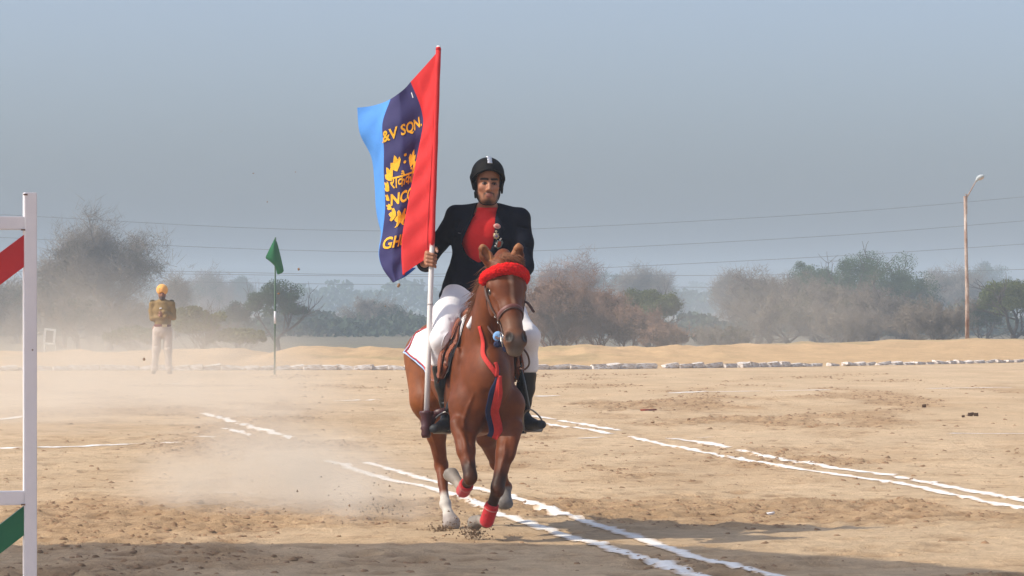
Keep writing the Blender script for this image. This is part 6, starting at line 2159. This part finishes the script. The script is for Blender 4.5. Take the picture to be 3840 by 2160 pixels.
gr = np.stack([catmull(gr[:, j], 18) for j in range(14)], 1)
V = np.array([P(q[0], q[1], FY + q[2]) for q in gr.reshape(-1, 3)])
fc = [(i * 14 + j, i * 14 + j + 1, (i + 1) * 14 + j + 1, (i + 1) * 14 + j) for i in range(17) for j in range(13)]
m_ = len(V)
mesh_from('cloth', np.vstack([V, V + [0, 0.006, 0]]), fc + [(a + m_, d + m_, c_ + m_, b + m_) for a, b, c_, d in fc], M_gflag, gf)

# ------------------------------------------------------------------ man standing by the edging
PY = 66.0
k = PY / F_PX
man = empty('person', tuple(P(605, 1402, PY)))
tag(man, 'man in orange turban, khaki pullover and pale trousers with folded arms', 'person')
g0 = P(605, 1402, PY)


def Q(u, v, d=0.0): return P(u, v, PY + d)


lo_, hi_ = np.array([g0[0] - 0.55, PY - 0.45, -0.05]), np.array([g0[0] + 0.55, PY + 0.45, 1.95])
mb_ = Sdf(lo_, hi_, 0.014)
mb_.ell(Q(608, 1105), (0.075, 0.09, 0.115), None, 0)
mb_.seg(Q(608, 1095, -.09), Q(608, 1108, -.105), 0.012, 0.016, 0.012)
mb_.ell(Q(608, 1122, -.05), (0.045, 0.05, 0.045), None, 0.03)
mb_.seg(Q(608, 1110), Q(608, 1140), 0.052, 0.055, 0.02)
mb_.seg(Q(608, 1150), Q(610, 1235), 0.10, 0.10, 0.04, RX, 1.25, 1.1)
for a, b, c_ in ((Q(585, 1232), Q(583, 1310), Q(577, 1392, .02)), (Q(627, 1232), Q(633, 1310), Q(636, 1394, .02))):
    mb_.seg(a, b, 0.075, 0.055, 0.02); mb_.seg(b, c_, 0.05, 0.04, 0.02)
for a, b, c_ in ((Q(572, 1140), Q(572, 1192, -.02), Q(608, 1178, -.17)), (Q(643, 1140), Q(648, 1190, -.02), Q(600, 1185, -.19))):
    mb_.seg(a, b, 0.042, 0.038, 0.02); mb_.seg(b, c_, 0.035, 0.028, 0.01)
hnd = Q(600, 1173, -.19)
mb_.ell(hnd, (0.035, 0.022, 0.028), None, 0.01)
for i in range(4):
    mb_.seg(hnd + [-0.01, -0.01, 0.02 - 0.014 * i], hnd + [0.06 - 0.005 * abs(i - 1), -0.012, 0.016 - 0.016 * i], 0.010, 0.009, 0.004)
mb_.seg(hnd + [0.0, -0.01, 0.022], hnd + [0.03, -0.02, 0.045], 0.011, 0.009, 0.006)
v, q = mb_.mesh(); v = relax(v, q, 1)
cl = np.tile(np.array([0.26, 0.12, 0.07]), (len(v), 1))
cl = paint(cl, v, Q(600, 1122, -.08), Q(616, 1122, -.08), 0.055, (0.04, 0.03, 0.025), 0.02, 0.85)
for du in (-6, 6):
    cl = paint(cl, v, Q(608 + du, 1096, -.09), Q(608 + du, 1096, -.08), 0.018, (0.06, 0.035, 0.025), 0.008, 0.8)
mesh_from('body', v, q, mat('man_skin', (1, 1, 1), 0.6, attr=True), man, cols=cl)
M_khaki = mat('khaki_wool', (0.250, 0.165, 0.068), 0.9, 0.12, 12, 0.3, 30)
pl = Sdf(lo_, hi_, 0.013)
pl.seg(Q(608, 1143), Q(609, 1165), 0.12, 0.145, 0.03, RX, 1.4, 1.3)
pl.seg(Q(609, 1165), Q(610, 1215), 0.15, 0.135, 0.04, RX, 1.3, 1.2)
pl.seg(Q(608, 1127), Q(608, 1140), 0.066, 0.09, 0.03)
pl.seg(Q(580, 1140), Q(573, 1140), 0.07, 0.068, 0.03)
pl.seg(Q(636, 1140), Q(643, 1140), 0.07, 0.068, 0.03)
pl.chain([Q(573, 1140), Q(569, 1165, .0), Q(572, 1194, -.03)], [0.068, 0.062, 0.06], 0.03)
pl.seg(Q(572, 1194, -.03), Q(622, 1186, -.17), 0.058, 0.05, 0.02)
pl.chain([Q(643, 1140), Q(648, 1165, .0), Q(650, 1190, -.03)], [0.068, 0.062, 0.06], 0.03)
pl.seg(Q(650, 1190, -.03), Q(614, 1172, -.17), 0.058, 0.048, 0.02)
pl.half(Q(609, 1226), (0, 0, -1))
v, q = pl.mesh(); v = relax(v, q, 1)
pul = mesh_from('pullover', v, q, M_khaki, man)
for (a, b) in ((Q(578, 1128, -.02), Q(566, 1132, -.02)), (Q(638, 1128, -.02), Q(650, 1132, -.02))):
    p_ = pl.project(catmull([a, b], 6), 0.005); ribbon('shoulder_strap', p_, 0.05, mat('olive_cloth', (0.09, 0.075, 0.035), 0.8), pul, pl.grad(p_), 0.004)
p_ = pl.project(catmull([Q(596, 1154, -.2), Q(606, 1152, -.2)], 6), 0.006); ribbon('name_tag', p_, 0.02, M_white, pul, pl.grad(p_), 0.004)
tr = Sdf(lo_, hi_, 0.013)
tr.seg(Q(609, 1222), Q(609, 1240), 0.145, 0.145, 0.03, RX, 1.18, 1.15)
tr.chain([Q(590, 1240), Q(586, 1310), Q(579, 1380, .01), Q(578, 1392, .01)], [0.100, 0.080, 0.062, 0.060], 0.04)
tr.chain([Q(628, 1240), Q(630, 1310), Q(634, 1382, .01), Q(635, 1394, .01)], [0.100, 0.080, 0.062, 0.060], 0.04)
for a_, b_ in ((Q(570, 1300, -.08), Q(598, 1294, -.08)), (Q(568, 1370, -.05), Q(590, 1376, -.06)), (Q(620, 1304, -.08), Q(648, 1298, -.08)), (Q(624, 1376, -.05), Q(648, 1370, -.06)), (Q(600, 1250, -.13), Q(580, 1262, -.1)), (Q(618, 1250, -.13), Q(640, 1262, -.1))):
    tr.seg(a_, b_, 0.010, 0.008, 0.02, cut=True)
tr.flat(Q(577, 1393), (0, 0, -1), 0.13); tr.flat(Q(636, 1395), (0, 0, -1), 0.13)
tr.half(Q(609, 1222), (0, 0, 1))
v, q = tr.mesh(); v = relax(v, q, 1)
mesh_from('trousers', v, q, mat('pale_trousers', (0.50, 0.42, 0.37), 0.85, 0.06, 8, 0.2, 20), man)
bl = Sdf(lo_, hi_, 0.012)
bl.seg(Q(609, 1217), Q(609, 1225), 0.146, 0.146, 0.0, RX, 1.19, 1.19)
bl.half(Q(609, 1216), (0, 0, 1)); bl.half(Q(609, 1227), (0, 0, -1))
v, q = bl.mesh(); belt = mesh_from('belt', v, q, mat('belt_red', (0.14, 0.035, 0.03), 0.6), man)
mb = MB(); mb.box((-0.05, -0.012, -0.028), (0.05, 0.004, 0.028), None, Q(617, 1221.5, -.150)); mb.build('buckle', M_brass, belt, False)
for a, b in ((Q(577, 1398, .03), Q(574, 1402, -.14)), (Q(636, 1400, .03), Q(640, 1404, -.14))):
    s2 = Sdf(np.minimum(a, b) - 0.12, np.maximum(a, b) + 0.12, 0.010)
    s2.seg(a + [0, 0, 0.015], b + [0, 0, 0.012], 0.045, 0.036, 0); s2.half(np.array([a[0], a[1], 0.004]), (0, 0, -1))
    v, q = s2.mesh(); mesh_from('shoe', v, q, mat('tan_shoe', (0.12, 0.06, 0.035), 0.5), man)
M_turban = mat('orange_turban', (0.80, 0.40, 0.110), 0.85, 0.1, 14, 0.3, 30)
tb = Sdf(lo_, hi_, 0.011)
tb.ell(Q(608, 1087, .01), (0.116, 0.135, 0.118), None, 0)
for i in range(4):
    for sg in (-1, 1):
        tb.seg(Q(608 + sg * 24, 1097 - i * 6, -.05), Q(608, 1085 - i * 7, -.135), 0.006, 0.006, 0.012, cut=True)
tb.ell(Q(608, 1107, -.11), (0.066, 0.08, 0.058), None, 0.01, cut=True)
v, q = tb.mesh()
mesh_from('turban', v, q, M_turban, man)

# ------------------------------------------------------------------ litter, dung and flying clods
M_litter = mat('white_scrap', (0.75, 0.74, 0.76), 0.8)


def scrap(name, label, cat, u, v, w, h, d, m_, seed, tilt=0.15, group=None):
    g = G(u, v); g[2] = float(ground_h(g[0], g[1]))
    r = np.random.default_rng(seed)
    bm = bmesh.new(); bmesh.ops.create_cube(bm, size=1.0)
    bmesh.ops.subdivide_edges(bm, edges=bm.edges[:], cuts=2, use_grid_fill=True)
    for q in bm.verts:
        q.co = q.co * (0.8 + 0.2 / max(1.0, q.co.length * 1.4)) + Vector(r.uniform(-0.10, 0.10, 3))
        q.co = Vector((q.co.x * w, q.co.y * d, q.co.z * h + q.co.x * w * tilt))
    V = np.array([q.co[:] for q in bm.verts]); V[:, 2] -= V[:, 2].min(); Fc = [[q.index for q in f.verts] for f in bm.faces]
    bm.free()
    o = mesh_from(name, V, Fc, m_)
    o.location = (g[0], g[1], g[2] - 0.003)
    return tag(o, label, cat, group)


scrap('paper_scrap', 'white scrap of paper lying on the sand at right', 'scrap', 2888, 1938, 0.055, 0.014, 0.05, M_litter, 1)
o = scrap('cloth_strip', 'dark red strip of cloth lying on the sand at right', 'cloth strip', 2432, 1540, 0.20, 0.022, 0.08, mat('strip_red', (0.42, 0.06, 0.03), 0.8, color2=(0.06, 0.03, 0.03), scale=3.0), 2, 0.02)
M_dung = mat('dung_brown', (0.085, 0.045, 0.022), 0.95, 0.3, 20)
for i, (u, v, w) in enumerate(((3638, 1562, 0.055), (3660, 1562, 0.05), (3612, 1566, 0.035), (3647, 1557, 0.04))):
    scrap('dung', 'brown dropping in the small heap at the right edge', 'dung', u, v, w, w * 0.8, w, M_dung, 10 + i, 0.05, 'droppings in the heap')
scrap('dung', 'lone dark dropping near the dashed far chalk line', 'dung', 3465, 1528, 0.05, 0.04, 0.05, M_dung, 15)
scrap('earth_clod', 'dark clod on the sand right of the red strip', 'clod', 2583, 1582, 0.035, 0.032, 0.035, M_clod, 16)
scrap('earth_clod', 'dark clod on the sand below the red strip', 'clod', 2447, 1588, 0.04, 0.02, 0.035, M_clod, 17)
for i, (u, v, Y, w) in enumerate(((1045, 1101, 30, 0.045), (1495, 1070, 26, 0.05), (540, 1347, 40, 0.05), (1108, 645, 24, 0.014), (950, 650, 24, 0.016), (1002, 757, 24, 0.02), (830, 492, 24, 0.012),
                                  (1120, 1010, 30, 0.04), (1310, 1895, 21.5, 0.022), (1435, 1905, 21.5, 0.020), (1300, 1912, 21.4, 0.016), (1420, 1818, 21.6, 0.014), (1448, 1775, 21.6, 0.014), (1445, 1148, 26, 0.018), (1390, 1850, 21.8, 0.012), (1510, 1935, 21.4, 0.02))):
    c = P(u, v, Y)
    r = np.random.default_rng(60 + i)
    bm = bmesh.new(); bmesh.ops.create_icosphere(bm, subdivisions=2, radius=1.0)
    V = np.array([q.co[:] for q in bm.verts]) * w * 0.32 * r.uniform(0.5, 1.4, 3); V = V * (1 + r.uniform(-0.2, 0.2, (len(V), 1)))
    Fc = [[q.index for q in f.verts] for f in bm.faces]; bm.free()
    o = mesh_from('flying_clod', V, Fc, M_clod); o.location = c
    tag(o, 'tiny clod of earth flung into the air behind the horse', 'clod', 'flying clods')

# ------------------------------------------------------------------ spectators' awning above the near edge of the field: it shades the foreground
M_awn = mat('awning_cloth', (0.88, 0.86, 0.82), 0.9, transl=0.75)
M_awnp = mat('awning_pole', (0.35, 0.33, 0.30), 0.6)
AZ = 7.2
sh = np.array([sun_dir.x, sun_dir.y]) / -sun_dir.z * AZ          # how far its shadow lands from it


def shade_pt(u, v): return G(u, v)[:2] - sh


A = [shade_pt(-2200, 2068), shade_pt(300, 2046), shade_pt(1500, 2040), shade_pt(2350, 2046), shade_pt(2700, 2062), shade_pt(3300, 2105), shade_pt(4100, 2175), np.array([11.6, 16.4]) - sh]
n_ = len(A)
top = [np.array([*p, AZ + 0.06 * math.sin(i * 1.7)]) for i, p in enumerate(A)]
back = [np.array([p[0], min(p[1] - 0.6, 14.2), AZ + 0.5]) for p in A]
V = top + back
fc = [(i, i + 1, n_ + i + 1, n_ + i) for i in range(n_ - 1)]
awn = empty('awning', (top[0][0], 16.0, 0))
tag(awn, 'spectators cloth awning over the near edge of the field', 'awning')
mesh_from('cloth', V, fc, M_awn, awn, False)
for q in (back[0], back[-1]):
    mb = MB(); mb.tube([[q[0], q[1], -0.1], [q[0], q[1], AZ + 0.48]], 0.03, n=8); mb.build('pole', M_awnp, awn)

# ------------------------------------------------------------------ haze over the whole place
def volume_mat(name, color, density, aniso=0.0):
    m = bpy.data.materials.new(name)
    m.use_nodes = True
    nt = m.node_tree
    for n in list(nt.nodes):
        nt.nodes.remove(n)
    out = nt.nodes.new('ShaderNodeOutputMaterial')
    pv = nt.nodes.new('ShaderNodeVolumePrincipled')
    pv.inputs['Color'].default_value = (*color, 1)
    pv.inputs['Density'].default_value = density
    pv.inputs['Anisotropy'].default_value = aniso
    nt.links.new(pv.outputs[0], out.inputs['Volume'])
    return m, nt, pv


M_haze, _, _ = volume_mat('haze_air', (0.62, 0.73, 0.83), 0.00135, 0.0)
mb = MB()
mb.box((-600, -50, -4.0), (600, 1400, 16))
o = mb.build('haze', M_haze, None, False)
tag(o, 'thin pale haze filling the air over the whole field', 'haze', None, 'stuff')


# ------------------------------------------------------------------ dust raised by the hooves
def dust(name, label, c, r, density, scale, color=(0.99, 0.90, 0.77), seed=0.0, tilt=0.0):
    """A lumpy cloud of dust: dense in the middle, fading and breaking up outwards."""
    m, nt, pv = volume_mat(name + '_air', color, 0.0)
    tc = nt.nodes.new('ShaderNodeTexCoord')
    ln = nt.nodes.new('ShaderNodeVectorMath'); ln.operation = 'LENGTH'
    nt.links.new(tc.outputs['Object'], ln.inputs[0])
    fall = nt.nodes.new('ShaderNodeMapRange'); fall.interpolation_type = 'SMOOTHERSTEP'
    fall.inputs['From Min'].default_value = 1.0; fall.inputs['From Max'].default_value = 0.10
    nt.links.new(ln.outputs['Value'], fall.inputs['Value'])
    mp = nt.nodes.new('ShaderNodeMapping')
    mp.inputs['Scale'].default_value = (r[0] * scale, r[1] * scale, r[2] * scale)
    mp.inputs['Location'].default_value = (seed, seed * 2, seed * 3)
    nt.links.new(tc.outputs['Object'], mp.inputs[0])
    nz = nt.nodes.new('ShaderNodeTexNoise')
    nz.inputs['Scale'].default_value = 1.0; nz.inputs['Detail'].default_value = 3.0
    nt.links.new(mp.outputs[0], nz.inputs['Vector'])
    nr = nt.nodes.new('ShaderNodeMapRange')
    nr.inputs['From Min'].default_value = 0.36; nr.inputs['From Max'].default_value = 0.66
    nt.links.new(nz.outputs['Fac'], nr.inputs['Value'])
    mu = nt.nodes.new('ShaderNodeMath'); mu.operation = 'MULTIPLY'
    nt.links.new(fall.outputs[0], mu.inputs[0]); nt.links.new(nr.outputs[0], mu.inputs[1])
    mu2 = nt.nodes.new('ShaderNodeMath'); mu2.operation = 'MULTIPLY'
    mu2.inputs[1].default_value = density
    nt.links.new(mu.outputs[0], mu2.inputs[0])
    nt.links.new(mu2.outputs[0], pv.inputs['Density'])
    bm = bmesh.new(); bmesh.ops.create_icosphere(bm, subdivisions=3, radius=1.0)
    me = bpy.data.meshes.new(name); bm.to_mesh(me); bm.free()
    me.materials.append(m)
    o = bpy.data.objects.new(name, me); COL.objects.link(o)
    o.location = c; o.scale = r
    o.rotation_euler = (0, tilt, 0)
    tag(o, label, 'dust', None, 'stuff')


dust('dust_cloud', 'large pale dust cloud drifting before the standing man', (-4.9, 42.0, 0.20), (4.3, 11.0, 1.30), 0.32, 0.45, seed=1.3)
dust('dust_cloud', 'thin dust haze along the bank at left', (-9.5, 76.0, 0.6), (6.5, 12.0, 2.4), 0.06, 0.2, seed=4.1)
dust('dust_cloud', 'low dust puff trailing behind the horse at left', (-1.70, 23.4, 0.14), (1.35, 1.7, 0.70), 2.1, 1.5, seed=2.2)
dust('dust_cloud', 'dust streaming low off the hind hooves', (-0.95, 21.9, 0.13), (0.80, 0.8, 0.36), 1.8, 2.6, seed=5.0)
dust('dust_puff', 'small brown puff of dirt under the leading forehoof', tuple(P(1772, 2005, 20.15)), (0.085, 0.11, 0.105), 11.0, 16.0, (0.62, 0.50, 0.40), 7.0)
dust('dust_puff', 'small brown puff of dirt under the white hind hoof', tuple(P(1662, 1990, 21.2)), (0.085, 0.10, 0.05), 11.0, 16.0, (0.62, 0.50, 0.40), 8.0)
dust('dust_cloud', 'thin dust hanging before the right grove', (5.5, 92.0, 0.8), (8.0, 10.0, 2.2), 0.03, 0.2, seed=9.0)
